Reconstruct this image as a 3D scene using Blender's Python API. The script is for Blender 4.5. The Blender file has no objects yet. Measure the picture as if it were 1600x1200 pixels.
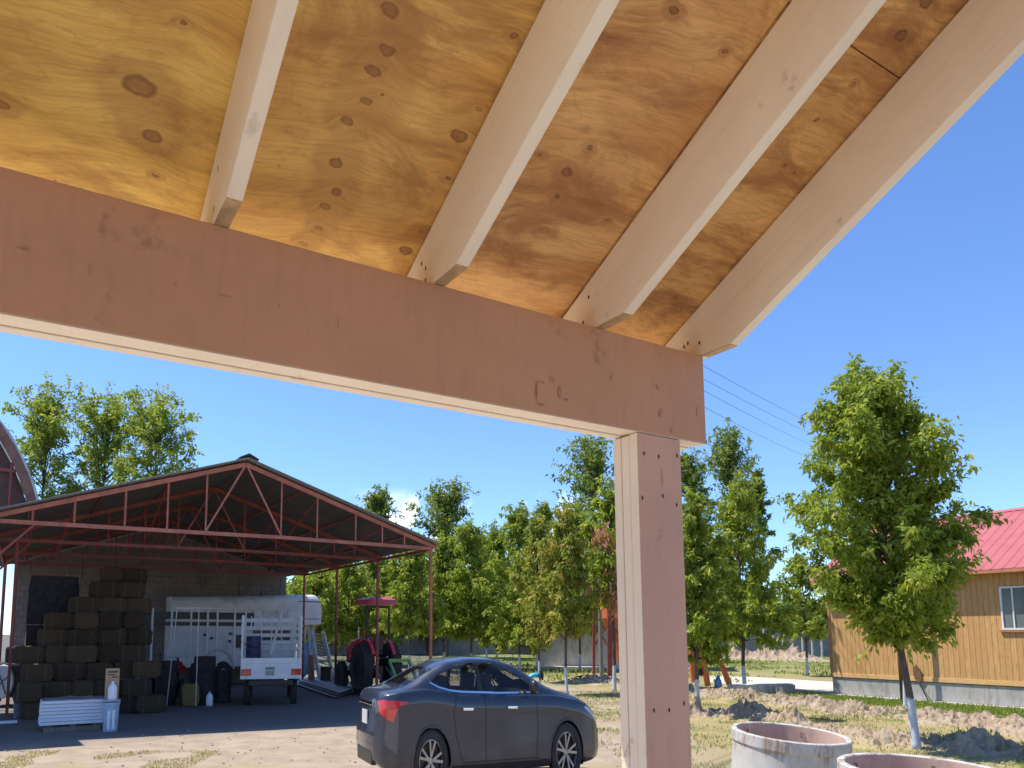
import bpy, bmesh, math, random
import numpy as np
from mathutils import Vector, Matrix, noise, geometry
R_ = math.radians
S = bpy.context.scene
COL = S.collection
# ------------------------------------------------------------------ camera
F, CX, CY, H = 1148., 690., 863., 1.7
PITCH = math.atan(127 / F)
cam = bpy.data.cameras.new('camera'); camo = bpy.data.objects.new('camera', cam); COL.objects.link(camo)
cam.sensor_width = 36; cam.lens = F / 1600 * 36
cam.shift_x = (800 - CX) / 1600; cam.shift_y = (CY - 600) / 1600
cam.clip_end = 5000; cam.clip_start = .05
camo.location = (0, 0, H); camo.rotation_euler = (R_(90) + PITCH, 0, 0)
S.camera = camo
# ------------------------------------------------------------------ light
SUN_AZ, SUN_EL = R_(-74), R_(61.5)
W = bpy.data.worlds.new('World'); S.world = W; W.use_nodes = True
nt = W.node_tree; nt.nodes.clear()
wo = nt.nodes.new('ShaderNodeOutputWorld'); bg = nt.nodes.new('ShaderNodeBackground')
sky = nt.nodes.new('ShaderNodeTexSky'); sky.sky_type = 'NISHITA'; sky.sun_disc = False
sky.sun_elevation = SUN_EL; sky.sun_rotation = SUN_AZ; sky.altitude = 1100; sky.air_density = 1.15; sky.dust_density = .05; sky.ozone_density = 4.0
bg.inputs['Strength'].default_value = .14
tc = nt.nodes.new('ShaderNodeTexCoord'); sx = nt.nodes.new('ShaderNodeSeparateXYZ'); nt.links.new(tc.outputs['Generated'], sx.inputs[0])
nz = nt.nodes.new('ShaderNodeTexNoise'); nz.inputs['Scale'].default_value = 22; nz.inputs['Detail'].default_value = 6
nt.links.new(tc.outputs['Generated'], nz.inputs['Vector'])
def mrange(t, src, a, b, c=0, d=1):
    n = t.nodes.new('ShaderNodeMapRange'); n.interpolation_type = 'SMOOTHSTEP'
    n.inputs[1].default_value = a; n.inputs[2].default_value = b; n.inputs[3].default_value = c; n.inputs[4].default_value = d
    t.links.new(src, n.inputs[0]); return n.outputs[0]
def mth(t, op, a, b=None):
    n = t.nodes.new('ShaderNodeMath'); n.operation = op
    for i, v in enumerate((a, b)):
        if v is None: continue
        if isinstance(v, (int, float)): n.inputs[i].default_value = v
        else: t.links.new(v, n.inputs[i])
    return n.outputs[0]
band = mth(nt, 'MULTIPLY', mrange(nt, sx.outputs[2], .10, .13), mrange(nt, sx.outputs[2], .20, .155))
band = mth(nt, 'MULTIPLY', band, mrange(nt, sx.outputs[0], -.16, -.06)); band = mth(nt, 'MULTIPLY', band, mrange(nt, sx.outputs[0], .22, .12))
band = mth(nt, 'MULTIPLY', band, mrange(nt, nz.outputs[0], .53, .66)); band = mth(nt, 'MULTIPLY', band, mrange(nt, sx.outputs[1], 0, .2))
cm = nt.nodes.new('ShaderNodeMix'); cm.data_type = 'RGBA'; nt.links.new(band, cm.inputs[0])
tn = nt.nodes.new('ShaderNodeMix'); tn.data_type = 'RGBA'; tn.blend_type = 'MULTIPLY'; tn.inputs[0].default_value = 1; nt.links.new(sky.outputs[0], tn.inputs[6]); tn.inputs[7].default_value = (.745, .885, 1.12, 1)
nt.links.new(tn.outputs[2], cm.inputs[6]); cm.inputs[7].default_value = (9.5, 10, 10.6, 1)
nt.links.new(cm.outputs[2], bg.inputs['Color']); nt.links.new(bg.outputs[0], wo.inputs[0])
sd = bpy.data.lights.new('sun', 'SUN'); so = bpy.data.objects.new('sun', sd); COL.objects.link(so)
sd.energy = 4.6; sd.angle = R_(.53); sd.color = (1, .94, .85)
sdir = Vector((math.sin(SUN_AZ) * math.cos(SUN_EL), math.cos(SUN_AZ) * math.cos(SUN_EL), math.sin(SUN_EL)))
so.rotation_euler = sdir.to_track_quat('Z', 'Y').to_euler(); so.location = (-20, 10, 40)
S.view_settings.view_transform = 'Standard'; S.view_settings.look = 'None'; S.view_settings.exposure = .62; S.view_settings.gamma = 1
S.render.engine = 'CYCLES'; S.cycles.max_bounces = 8; S.cycles.diffuse_bounces = 5; S.cycles.transparent_max_bounces = 12
S.cycles.use_denoising = True
# ------------------------------------------------------------------ photo geometry helpers
FW = Vector((0, math.cos(PITCH), math.sin(PITCH))); UP = Vector((0, -math.sin(PITCH), math.cos(PITCH)))
def ray(x, y): return Vector(((x - CX) / F, 0, 0)) + UP * ((CY - y) / F) + FW
def at(x, y, Y):
    d = ray(x, y); return d * (Y / d.y) + Vector((0, 0, H))
def gnd(x, y, z=0):
    d = ray(x, y); return d * ((z - H) / d.z) + Vector((0, 0, H))
B = Vector((.86705, .49823, 0)); A = Vector((-.49823, .86705, 0)); Z = Vector((0, 0, 1))   # right-away / left-away, the axes all buildings share
BANG = math.atan2(B.y, B.x)
K = .6
# ------------------------------------------------------------------ object helpers
def tag(o, label=None, cat=None, group=None, kind=None):
    for k, v in (('label', label), ('category', cat), ('group', group), ('kind', kind)):
        if v: o[k] = v
    return o
def thing(name, label, cat, loc=(0, 0, 0), rz=0, group=None, scale=None):
    o = bpy.data.objects.new(name, None); COL.objects.link(o); o.location = loc; o.rotation_euler = (0, 0, rz)
    if scale: o.scale = scale
    o.empty_display_size = .2
    return tag(o, label, cat, group)
def copy_tree(o, parent=None):
    c = o.copy(); COL.objects.link(c); c.parent = parent
    for ch in [x for x in o.children]: copy_tree(ch, c)
    return c
class MB:
    def __init__(s): s.v = []; s.f = []
    def add(s, vs, fs):
        n = len(s.v); s.v += [Vector(p) for p in vs]; s.f += [tuple(i + n for i in f) for f in fs]; return s
    def hexa(s, p):   # 8 points: bottom 4 ccw, top 4 ccw
        return s.add(p, [(3, 2, 1, 0), (4, 5, 6, 7), (0, 1, 5, 4), (1, 2, 6, 5), (2, 3, 7, 6), (3, 0, 4, 7)])
    def box(s, c, d, ax=None, ay=None, az=None):
        ax = ax or Vector((1, 0, 0)); ay = ay or Vector((0, 1, 0)); az = az or Vector((0, 0, 1)); c = Vector(c)
        x, y, z = ax * d[0] / 2, ay * d[1] / 2, az * d[2] / 2
        return s.hexa([c - x - y - z, c + x - y - z, c + x + y - z, c - x + y - z, c - x - y + z, c + x - y + z, c + x + y + z, c - x + y + z])
    def beam(s, p, q, w, h, side=None):
        p, q = Vector(p), Vector(q); d = (q - p).normalized()
        sd_ = side.copy() if side else (d.cross(Z) if abs(d.z) < .99 else Vector((1, 0, 0)))
        sd_ = (sd_ - d * sd_.dot(d)).normalized(); u = sd_.cross(d).normalized()
        return s.box((p + q) / 2, (w, (q - p).length, h), sd_, d, u)
    def tube(s, p, q, r, n=8, r2=None, cap=True):
        p, q = Vector(p), Vector(q); r2 = r if r2 is None else r2; d = (q - p).normalized()
        a = d.orthogonal().normalized(); b = d.cross(a); vs = []
        for P, rr in ((p, r), (q, r2)):
            for i in range(n):
                t = 2 * math.pi * i / n; vs.append(P + (a * math.cos(t) + b * math.sin(t)) * rr)
        fs = [(i, (i + 1) % n, n + (i + 1) % n, n + i) for i in range(n)]
        if cap: fs += [tuple(range(n - 1, -1, -1)), tuple(range(n, 2 * n))]
        return s.add(vs, fs)
    def path(s, pts, rs, n=8):
        pts = [Vector(p) for p in pts]; vs = []; m = len(pts)
        a = None
        for i, P in enumerate(pts):
            d = (pts[min(i + 1, m - 1)] - pts[max(i - 1, 0)]).normalized()
            a = d.orthogonal().normalized() if a is None else (a - d * a.dot(d)).normalized()
            b = d.cross(a); rr = rs[i] if hasattr(rs, '__len__') else rs
            for k in range(n):
                t = 2 * math.pi * k / n; vs.append(P + (a * math.cos(t) + b * math.sin(t)) * rr)
        fs = [(i * n + k, i * n + (k + 1) % n, (i + 1) * n + (k + 1) % n, (i + 1) * n + k) for i in range(m - 1) for k in range(n)]
        fs += [tuple(range(n - 1, -1, -1)), tuple(range((m - 1) * n, m * n))]
        return s.add(vs, fs)
    def lathe(s, prof, n=32, c=(0, 0, 0), ax=None, closed=False):
        c = Vector(c); ax = ax or Vector((0, 0, 1)); a = ax.orthogonal().normalized(); b = ax.cross(a); vs = []
        for r, z in prof:
            for i in range(n):
                t = 2 * math.pi * i / n; vs.append(c + ax * z + (a * math.cos(t) + b * math.sin(t)) * r)
        m = len(prof); rng = range(m) if closed else range(m - 1)
        return s.add(vs, [(j * n + i, j * n + (i + 1) % n, ((j + 1) % m) * n + (i + 1) % n, ((j + 1) % m) * n + i) for j in rng for i in range(n)])
    def prism(s, pts, ext):
        pts = [Vector(p) for p in pts]; n = len(pts); e = Vector(ext)
        return s.add(pts + [p + e for p in pts], [tuple(range(n - 1, -1, -1)), tuple(range(n, 2 * n))] + [(i, (i + 1) % n, n + (i + 1) % n, n + i) for i in range(n)])
    def build(s, name, m, parent=None, world=False, smooth=False, bevel=0, recalc=True):
        me = bpy.data.meshes.new(name); off = parent.location if (parent and world) else Vector((0, 0, 0))
        me.from_pydata([p - off for p in s.v], [], s.f); me.update()
        if recalc:
            bm = bmesh.new(); bm.from_mesh(me); bmesh.ops.recalc_face_normals(bm, faces=bm.faces); bm.to_mesh(me); bm.free()
        me.materials.append(m)
        if smooth:
            for p in me.polygons: p.use_smooth = True
        o = bpy.data.objects.new(name, me); COL.objects.link(o)
        if parent: o.parent = parent
        if bevel:
            b = o.modifiers.new('bevel', 'BEVEL'); b.width = bevel; b.segments = 2; b.limit_method = 'ANGLE'; b.angle_limit = R_(40)
        return o
# ------------------------------------------------------------------ materials
def newmat(name):
    m = bpy.data.materials.new(name); m.use_nodes = True; t = m.node_tree; t.nodes.clear()
    o = t.nodes.new('ShaderNodeOutputMaterial'); b = t.nodes.new('ShaderNodeBsdfPrincipled'); t.links.new(b.outputs[0], o.inputs[0])
    return m, t, b
def texco(t, kind='Object', scale=(1, 1, 1), rot=(0, 0, 0), loc=(0, 0, 0)):
    c = t.nodes.new('ShaderNodeTexCoord'); mp = t.nodes.new('ShaderNodeMapping'); t.links.new(c.outputs[kind], mp.inputs[0])
    mp.inputs['Scale'].default_value = scale; mp.inputs['Rotation'].default_value = rot; mp.inputs['Location'].default_value = loc
    return mp.outputs[0]
def nse(t, vec, scale, detail=5, rough=.55, dist=0):
    n = t.nodes.new('ShaderNodeTexNoise'); n.inputs['Scale'].default_value = scale; n.inputs['Detail'].default_value = detail
    n.inputs['Roughness'].default_value = rough; n.inputs['Distortion'].default_value = dist; t.links.new(vec, n.inputs['Vector']); return n.outputs[0]
def ramp(t, src, stops, interp='LINEAR'):
    r = t.nodes.new('ShaderNodeValToRGB'); e = r.color_ramp.elements; r.color_ramp.interpolation = interp
    while len(e) < len(stops): e.new(.5)
    for k, (p, c) in enumerate(stops): e[k].position = p; e[k].color = (*c, 1)
    t.links.new(src, r.inputs[0]); return r.outputs[0]
def mix(t, fac, a, b, mode='MIX'):
    n = t.nodes.new('ShaderNodeMix'); n.data_type = 'RGBA'; n.blend_type = mode
    for i, v in ((0, fac), (6, a), (7, b)):
        if isinstance(v, (int, float)): n.inputs[i].default_value = v
        elif isinstance(v, tuple): n.inputs[i].default_value = (*v, 1)
        else: t.links.new(v, n.inputs[i])
    return n.outputs[2]
def bump(t, b, src, strength, dist=.01):
    n = t.nodes.new('ShaderNodeBump'); n.inputs['Strength'].default_value = strength; n.inputs['Distance'].default_value = dist
    t.links.new(src, n.inputs['Height']); t.links.new(n.outputs[0], b.inputs['Normal'])
def simple(name, col, rough=.6, metal=0, var=.25, scale=6, bmp=0, spec=.5, coat=0, dirt=None, vs=(1, 1, 1)):
    m, t, b = newmat(name); v = texco(t, scale=vs)
    n = nse(t, v, scale, 6)
    c = ramp(t, n, [(.3, tuple(x * (1 - var) for x in col)), (.7, tuple(min(1, x * (1 + var)) for x in col))])
    if dirt:
        n2 = nse(t, v, scale * .45, 8, .7); c = mix(t, mrange(t, n2, .5, .68, 0, dirt[1]), c, dirt[0])
    t.links.new(c, b.inputs['Base Color']); b.inputs['Roughness'].default_value = rough; b.inputs['Metallic'].default_value = metal
    b.inputs['Specular IOR Level'].default_value = spec; b.inputs['Coat Weight'].default_value = coat
    if bmp: bump(t, b, nse(t, v, scale * 6, 4), bmp)
    return m
def painted_wood(name, col, along=False, grime=(.25, .13, .07)):
    m, t, b = newmat(name)
    v = texco(t, rot=(0, 0, -BANG)); big = nse(t, v, 2.2, 6, .6, .4); c = ramp(t, big, [(.3, tuple(x * .9 for x in col)), (.7, tuple(min(.93, x * 1.08) for x in col))])
    streak = nse(t, texco(t, scale=(3, 3, .6)), 14, 5, .6)
    if along:
        v1 = texco(t, rot=(0, 0, -BANG)); m2 = t.nodes.new('ShaderNodeMapping'); t.links.new(v1, m2.inputs[0]); m2.inputs['Rotation'].default_value = (math.atan(.525), 0, 0)
        m3 = t.nodes.new('ShaderNodeMapping'); t.links.new(m2.outputs[0], m3.inputs[0]); m3.inputs['Scale'].default_value = (3, .35, 6); streak = nse(t, m3.outputs[0], 14, 6, .65, .4)
    c = mix(t, mrange(t, streak, .48, .76, 0, .30), c, tuple(x * .72 for x in col))
    sm = nse(t, texco(t, scale=(1, 1, 1), loc=(3, 1, 2)), 9, 3, .5, .5); fine = nse(t, v, 60, 3)
    g = mth(t, 'MULTIPLY', mrange(t, sm, .63, .74, 0, .5), mrange(t, fine, .4, .62)); c = mix(t, g, c, grime)
    t.links.new(c, b.inputs['Base Color']); b.inputs['Roughness'].default_value = .62; b.inputs['Specular IOR Level'].default_value = .3
    bump(t, b, nse(t, texco(t, scale=(1.5, 1.5, 1)), 90, 4), .12, .002); return m
M_CREAM2 = painted_wood('cream edge paint', (.76, .645, .51))
M_CREAM = painted_wood('cream paint', (.93, .79, .645), True)
M_ROSE = painted_wood('shaded beam paint', (.69, .385, .24))
M_ROSEP = painted_wood('shaded post paint', (.80, .50, .385))
M_RAW = simple('raw end grain', (.52, .36, .19), .75, 0, .3, 30, .2)
M_HOLE = simple('nail hole', (.05, .02, .015), .9, 0, .1)
M_SEAM = simple('seam', (.16, .09, .06), .9, 0, .1)
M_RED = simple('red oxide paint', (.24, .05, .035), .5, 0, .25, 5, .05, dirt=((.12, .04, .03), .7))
M_REDW = simple('lighter red paint', (.40, .135, .09), .6, 0, .25, 5, .05, dirt=((.24, .08, .055), .7))
M_GALV = simple('galvanised sheet', (.42, .43, .45), .42, .6, .15, 4)
M_GALVD = simple('weathered roof underside', (.20, .185, .175), .7, .1, .2, 3, dirt=((.12, .10, .09), .6))
M_WHITE = simple('white enamel', (.70, .71, .73), .35, 0, .08, 3, dirt=((.38, .36, .33), .35))
M_WHITED = simple('dusty white paint', (.52, .52, .51), .5, 0, .12, 5, dirt=((.28, .26, .23), .6))
M_BLACK = simple('black rubber', (.022, .022, .024), .75, 0, .3, 20, .1, dirt=((.07, .06, .05), .4))
M_BLACKP = simple('black plastic', (.018, .018, .02), .4, 0, .2, 10)
M_STEEL = simple('bare steel', (.35, .35, .36), .35, .8, .2, 12)
M_CHROME = simple('chrome', (.8, .82, .85), .12, 1, .03, 4)
M_BROWN = simple('brown timber', (.16, .075, .04), .7, 0, .35, 12, .2, vs=(4, 4, .6))
M_GREYT = simple('old grey timber', (.20, .18, .15), .8, 0, .35, 12, .3, vs=(4, 4, .6))
M_ORANGE = simple('orange paint', (.62, .14, .045), .45, 0, .25, 7, dirt=((.22, .08, .04), .6))
M_REDP = simple('tractor red', (.55, .02, .03), .3, 0, .15, 5, coat=.3)
M_CANOPY = simple('canopy red', (.50, .07, .10), .45, 0, .15, 5)
M_GREEN = simple('implement green', (.16, .34, .11), .4, 0, .2, 8, dirt=((.2, .18, .10), .5))
M_BLUE = simple('blue plastic', (.04, .17, .50), .4, 0, .2, 6)
M_CYAN = simple('pipe blue', (.05, .42, .60), .4, 0, .12, 8)
M_PALE = simple('pale foam', (.74, .78, .84), .7, 0, .07, 14, .1)
M_CARD = simple('cardboard', (.40, .27, .16), .8, 0, .2, 8)
M_AMBER = simple('amber lens', (.75, .16, .02), .3, 0, .1)
M_LRED = simple('red lens', (.55, .015, .012), .18, 0, .2, 9, coat=.5)
M_DARK = simple('dark cloth', (.03, .028, .032), .9, 0, .4, 8)
M_NAVY = simple('dark blue drum', (.02, .03, .10), .5, 0, .3, 8)
M_TARP = simple('pale blue tarp', (.30, .45, .58), .6, 0, .25, 9, .2)
M_WOODL = simple('pale slat wood', (.55, .44, .30), .7, 0, .25, 10, .2)
def glass(name, col, alpha, rough=.04):
    m, t, b = newmat(name); b.inputs['Base Color'].default_value = (*col, 1); b.inputs['Roughness'].default_value = rough
    b.inputs['Alpha'].default_value = alpha; b.inputs['Specular IOR Level'].default_value = .8; return m
M_GLASS = glass('car glass', (.012, .018, .02), .45)
M_WGLASS = glass('window glass', (.16, .18, .18), .75, .12)
def m_paint():
    m, t, b = newmat('dark navy metallic'); v = texco(t)
    fl = nse(t, v, 600, 2); c = ramp(t, fl, [(.35, (.010, .014, .028)), (.7, (.020, .029, .055))])
    dust = nse(t, v, 2.2, 6, .6); z = t.nodes.new('ShaderNodeSeparateXYZ'); t.links.new(v, z.inputs[0])
    df = mth(t, 'MULTIPLY', mrange(t, dust, .4, .7), mrange(t, z.outputs[2], .75, .2, .0, .22)); c = mix(t, df, c, (.22, .18, .15))
    t.links.new(c, b.inputs['Base Color']); b.inputs['Metallic'].default_value = 0; b.inputs['Roughness'].default_value = .42; b.inputs['Specular IOR Level'].default_value = .35
    b.inputs['Coat Weight'].default_value = 1.0; b.inputs['Coat Roughness'].default_value = .06; return m
M_CAR = m_paint()
def m_hay(name, col):
    m, t, b = newmat(name); v = texco(t, scale=(1, 1, 3)); n = nse(t, v, 30, 6, .7, .6)
    c = ramp(t, n, [(.3, tuple(x * .45 for x in col)), (.55, col), (.75, tuple(x * 1.5 for x in col))])
    oi = t.nodes.new('ShaderNodeObjectInfo'); c = mix(t, mrange(t, oi.outputs['Random'], 0, 1, .0, .75), c, tuple(x * .3 for x in col))
    t.links.new(c, b.inputs['Base Color']); b.inputs['Roughness'].default_value = .95; bump(t, b, n, .9, .03); return m
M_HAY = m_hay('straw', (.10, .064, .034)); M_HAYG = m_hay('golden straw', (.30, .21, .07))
def m_concrete(name, col, stain=None, sc=3):
    m, t, b = newmat(name); v = texco(t); n = nse(t, v, sc, 8, .65); f = nse(t, v, sc * 22, 4)
    c = ramp(t, n, [(.25, tuple(x * .72 for x in col)), (.5, col), (.78, tuple(min(1, x * 1.15) for x in col))])
    c = mix(t, mrange(t, f, .55, .75, 0, .3), c, tuple(x * .6 for x in col))
    if stain:
        s2 = nse(t, texco(t, scale=(3, 3, .5), loc=(5, 2, 1)), 3.2, 6, .65, .8); c = mix(t, mrange(t, s2, .5, .66, 0, .85), c, stain)
    t.links.new(c, b.inputs['Base Color']); b.inputs['Roughness'].default_value = .85; bump(t, b, f, .3, .004); return m
M_CONC = m_concrete('grey concrete', (.36, .35, .33), (.27, .23, .19))
M_CONCL = m_concrete('pale concrete', (.55, .53, .49), (.38, .31, .25))
M_RING = m_concrete('ring concrete', (.50, .485, .44), None, 2.2)
def m_ringstain():
    t = M_RING.node_tree; b = [n for n in t.nodes if n.type == 'BSDF_PRINCIPLED'][0]; src = b.inputs['Base Color'].links[0].from_socket
    v = texco(t); z = t.nodes.new('ShaderNodeSeparateXYZ'); t.links.new(v, z.inputs[0]); n1 = nse(t, texco(t, scale=(2.2, 2.2, 1)), 2.2, 5, .7); n2 = nse(t, texco(t, scale=(9, 9, .8)), 3, 5, .6)
    top = mrange(t, z.outputs[2], .30, .62); f = mth(t, 'MULTIPLY', mrange(t, n1, .44, .58), mth(t, 'MULTIPLY', mrange(t, n2, .38, .62, .25, 1), top))
    c = mix(t, mth(t, 'MULTIPLY', f, .85), src, (.20, .11, .065)); t.links.new(c, b.inputs['Base Color'])
m_ringstain()
M_RINGIN = m_concrete('ring lining', (.46, .31, .24), (.50, .40, .33), 4)
# block wall: mortar joints
def m_block(name, col, bw, bh, axis):
    m, t, b = newmat(name); c0 = t.nodes.new('ShaderNodeTexCoord'); mp = t.nodes.new('ShaderNodeMapping'); t.links.new(c0.outputs['Object'], mp.inputs[0])
    mp.inputs['Rotation'].default_value = (0, 0, -axis)
    sp = t.nodes.new('ShaderNodeSeparateXYZ'); t.links.new(mp.outputs[0], sp.inputs[0]); cb = t.nodes.new('ShaderNodeCombineXYZ')
    t.links.new(sp.outputs[0], cb.inputs[0]); t.links.new(sp.outputs[2], cb.inputs[1])
    br = t.nodes.new('ShaderNodeTexBrick'); t.links.new(cb.outputs[0], br.inputs[0]); br.inputs['Scale'].default_value = 1
    br.inputs['Brick Width'].default_value = bw; br.inputs['Row Height'].default_value = bh; br.inputs['Mortar Size'].default_value = .008
    br.inputs['Color1'].default_value = (*col, 1); br.inputs['Color2'].default_value = (*[x * .82 for x in col], 1); br.inputs['Mortar'].default_value = (*[x * .5 for x in col], 1)
    n = nse(t, c0.outputs['Object'], 1.4, 7, .7); c = mix(t, mrange(t, n, .45, .7, 0, .5), br.outputs[0], tuple(x * .45 for x in col))
    drip = nse(t, texco(t, scale=(5, 5, .5)), 3, 3); c = mix(t, mrange(t, drip, .62, .7, 0, .8), c, tuple(x * .15 for x in col))
    t.links.new(c, b.inputs['Base Color']); b.inputs['Roughness'].default_value = .9; bump(t, b, br.outputs[1], -.4, .01); return m
M_BLOCK = m_block('white block', (.25, .21, .19), .24, .2, BANG)
M_BLOCKG = m_block('grey block', (.30, .29, .27), .24, .2, BANG)
# plywood -----------------------------------------------------------
def m_ply(name, base, mid, dark, origin, knots, seed, orange):
    """origin: (b,a) frame is baked as mesh UV 'flat' in metres; knots (b,a,r,strength)"""
    m, t, b = newmat(name)
    uv = t.nodes.new('ShaderNodeUVMap'); uv.uv_map = 'flat'
    acc = None; ringacc = None; rim = None
    nn_ = t.nodes.new('ShaderNodeTexNoise'); nn_.inputs['Scale'].default_value = 38; nn_.inputs['Detail'].default_value = 3; t.links.new(uv.outputs[0], nn_.inputs['Vector'])
    vm_ = t.nodes.new('ShaderNodeVectorMath'); vm_.operation = 'MULTIPLY_ADD'; t.links.new(nn_.outputs['Color'], vm_.inputs[0]); vm_.inputs[1].default_value = (.014, .014, 0); 
    vs_ = t.nodes.new('ShaderNodeVectorMath'); vs_.operation = 'SUBTRACT'; t.links.new(uv.outputs[0], vs_.inputs[0]); vs_.inputs[1].default_value = (.007, .007, 0); t.links.new(vs_.outputs[0], vm_.inputs[2]); wvec = vm_.outputs[0]
    for (kb, ka, kr, ks) in knots:
        mp = t.nodes.new('ShaderNodeMapping'); t.links.new(wvec, mp.inputs[0])
        an = (hash((round(kb, 3), round(ka, 3))) % 100) / 100 - .5
        mp.inputs['Rotation'].default_value = (0, 0, 0); mp.inputs['Location'].default_value = (-kb / kr * .95, -ka / kr * 1.5, 0); mp.inputs['Scale'].default_value = (.95 / kr, 1.5 / kr, 1)
        ln = t.nodes.new('ShaderNodeVectorMath'); ln.operation = 'LENGTH'; t.links.new(mp.outputs[0], ln.inputs[0]); L = ln.outputs['Value']
        core = mrange(t, L, 1.12, .72, 0, ks); rm = mth(t, 'MULTIPLY', mrange(t, L, 1.25, .95, 0, ks), mrange(t, L, .62, .9)); rim = rm if rim is None else mth(t, 'MAXIMUM', rim, rm); acc = core if acc is None else mth(t, 'MAXIMUM', acc, core)
        ex = mth(t, 'DIVIDE', 1, mth(t, 'ADD', 1, mth(t, 'MULTIPLY', mth(t, 'MULTIPLY', L, L), .16))); ringacc = ex if ringacc is None else mth(t, 'ADD', ringacc, ex)
    mp = t.nodes.new('ShaderNodeMapping'); t.links.new(uv.outputs[0], mp.inputs[0]); mp.inputs['Location'].default_value = (seed, seed * 2.3, 0); mp.inputs['Rotation'].default_value = (0, 0, -.12)
    # large warps
    w1 = nse(t, mp.outputs[0], 2.2, 3, .5)
    sp = t.nodes.new('ShaderNodeSeparateXYZ'); t.links.new(mp.outputs[0], sp.inputs[0])
    vv = mth(t, 'ADD', sp.outputs[1], mth(t, 'MULTIPLY', w1, .12))
    if ringacc is not None: vv = mth(t, 'ADD', vv, mth(t, 'MULTIPLY', ringacc, .022))
    cb = t.nodes.new('ShaderNodeCombineXYZ'); t.links.new(mth(t, 'MULTIPLY', sp.outputs[0], .9), cb.inputs[0]); t.links.new(vv, cb.inputs[1])
    st = t.nodes.new('ShaderNodeMapping'); t.links.new(cb.outputs[0], st.inputs[0]); st.inputs['Scale'].default_value = (1.1, 5.5, 1)
    g1 = nse(t, st.outputs[0], 2.6, 8, .66, .35)
    st2 = t.nodes.new('ShaderNodeMapping'); t.links.new(cb.outputs[0], st2.inputs[0]); st2.inputs['Scale'].default_value = (4, 60, 1)
    g2 = nse(t, st2.outputs[0], 4, 4, .6, .2)
    wv = t.nodes.new('ShaderNodeTexNoise'); wv.inputs['Scale'].default_value = 1.6; wv.inputs['Detail'].default_value = 5; wv.inputs['Distortion'].default_value = .8
    st3 = t.nodes.new('ShaderNodeMapping'); t.links.new(cb.outputs[0], st3.inputs[0]); st3.inputs['Scale'].default_value = (1.6, 3.2, 1); t.links.new(st3.outputs[0], wv.inputs['Vector'])
    c = ramp(t, g1, [(.24, dark), (.42, mid), (.54, base), (.74, tuple(min(1, x * 1.12) for x in base))])
    c = mix(t, mrange(t, wv.outputs[0], .48, .66, 0, .6), c, mid)
    # contour edges of the veneer figure
    ed = mth(t, 'ABSOLUTE', mth(t, 'SUBTRACT', mth(t, 'FRACT', mth(t, 'MULTIPLY', wv.outputs[0], 9)), .5))
    c = mix(t, mrange(t, ed, .07, .0, 0, .16), c, dark)
    c = mix(t, mrange(t, g2, .42, .72, 0, .30), c, dark)
    cl = nse(t, st3.outputs[0], 2.1, 6, .7, .5); c = mix(t, mrange(t, cl, .48, .66, 0, .62), c, dark)
    spk = nse(t, mp.outputs[0], 34, 2, .5); c = mix(t, mrange(t, spk, .735, .78, 0, .7), c, tuple(x * .4 for x in dark))
    if acc is not None:
        kn = nse(t, uv.outputs[0], 70, 3); kc = ramp(t, kn, [(.35, (.17, .055, .02)), (.65, (.36, .15, .06))]); c = mix(t, mth(t, 'MULTIPLY', acc, .85), c, kc); c = mix(t, mth(t, 'MULTIPLY', rim, .75), c, (.09, .03, .015))
        halo = mrange(t, ringacc, .42, .62, 0, .35); c = mix(t, halo, c, dark)
    t.links.new(c, b.inputs['Base Color']); b.inputs['Roughness'].default_value = .6; b.inputs['Specular IOR Level'].default_value = .35
    bump(t, b, g2, .12, .002); return m
# house siding --------------------------------------------------------
def m_siding():
    m, t, b = newmat('stained siding'); c0 = t.nodes.new('ShaderNodeTexCoord'); mp = t.nodes.new('ShaderNodeMapping'); t.links.new(c0.outputs['Object'], mp.inputs[0])
    mp.inputs['Rotation'].default_value = (0, 0, -(BANG + R_(90)))
    sp = t.nodes.new('ShaderNodeSeparateXYZ'); t.links.new(mp.outputs[0], sp.inputs[0])
    u = mth(t, 'MULTIPLY', sp.outputs[0], 1 / .122); fr = mth(t, 'FRACT', u); fl = mth(t, 'FLOOR', u)
    wn = t.nodes.new('ShaderNodeTexWhiteNoise'); wn.noise_dimensions = '1D'; t.links.new(fl, wn.inputs['W'])
    st = t.nodes.new('ShaderNodeMapping'); t.links.new(mp.outputs[0], st.inputs[0]); st.inputs['Scale'].default_value = (12, 1, 1.3)
    g = nse(t, st.outputs[0], 3, 6, .6, 1.0)
    c = ramp(t, g, [(.3, (.40, .20, .065)), (.5, (.57, .325, .12)), (.72, (.64, .41, .175))])
    c = mix(t, mth(t, 'MULTIPLY', wn.outputs['Value'], .6), c, (.48, .24, .08))
    gr = mth(t, 'MAXIMUM', mrange(t, fr, .07, .03), mrange(t, fr, .95, .985)); c = mix(t, mth(t, 'MULTIPLY', gr, .85), c, (.16, .07, .025))
    t.links.new(c, b.inputs['Base Color']); b.inputs['Roughness'].default_value = .65; bump(t, b, gr, -.6, .01); return m
M_SIDE = m_siding()
M_TRIM = simple('trim board', (.62, .38, .155), .65, 0, .2, 8, .1, vs=(1, 1, 5))
M_TRIMR = simple('reddish corner trim', (.42, .17, .08), .65, 0, .2, 8)
M_ROOFR = simple('red roof sheet', (.40, .105, .105), .5, .0, .08, 3, dirt=((.45, .15, .145), .5))
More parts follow.
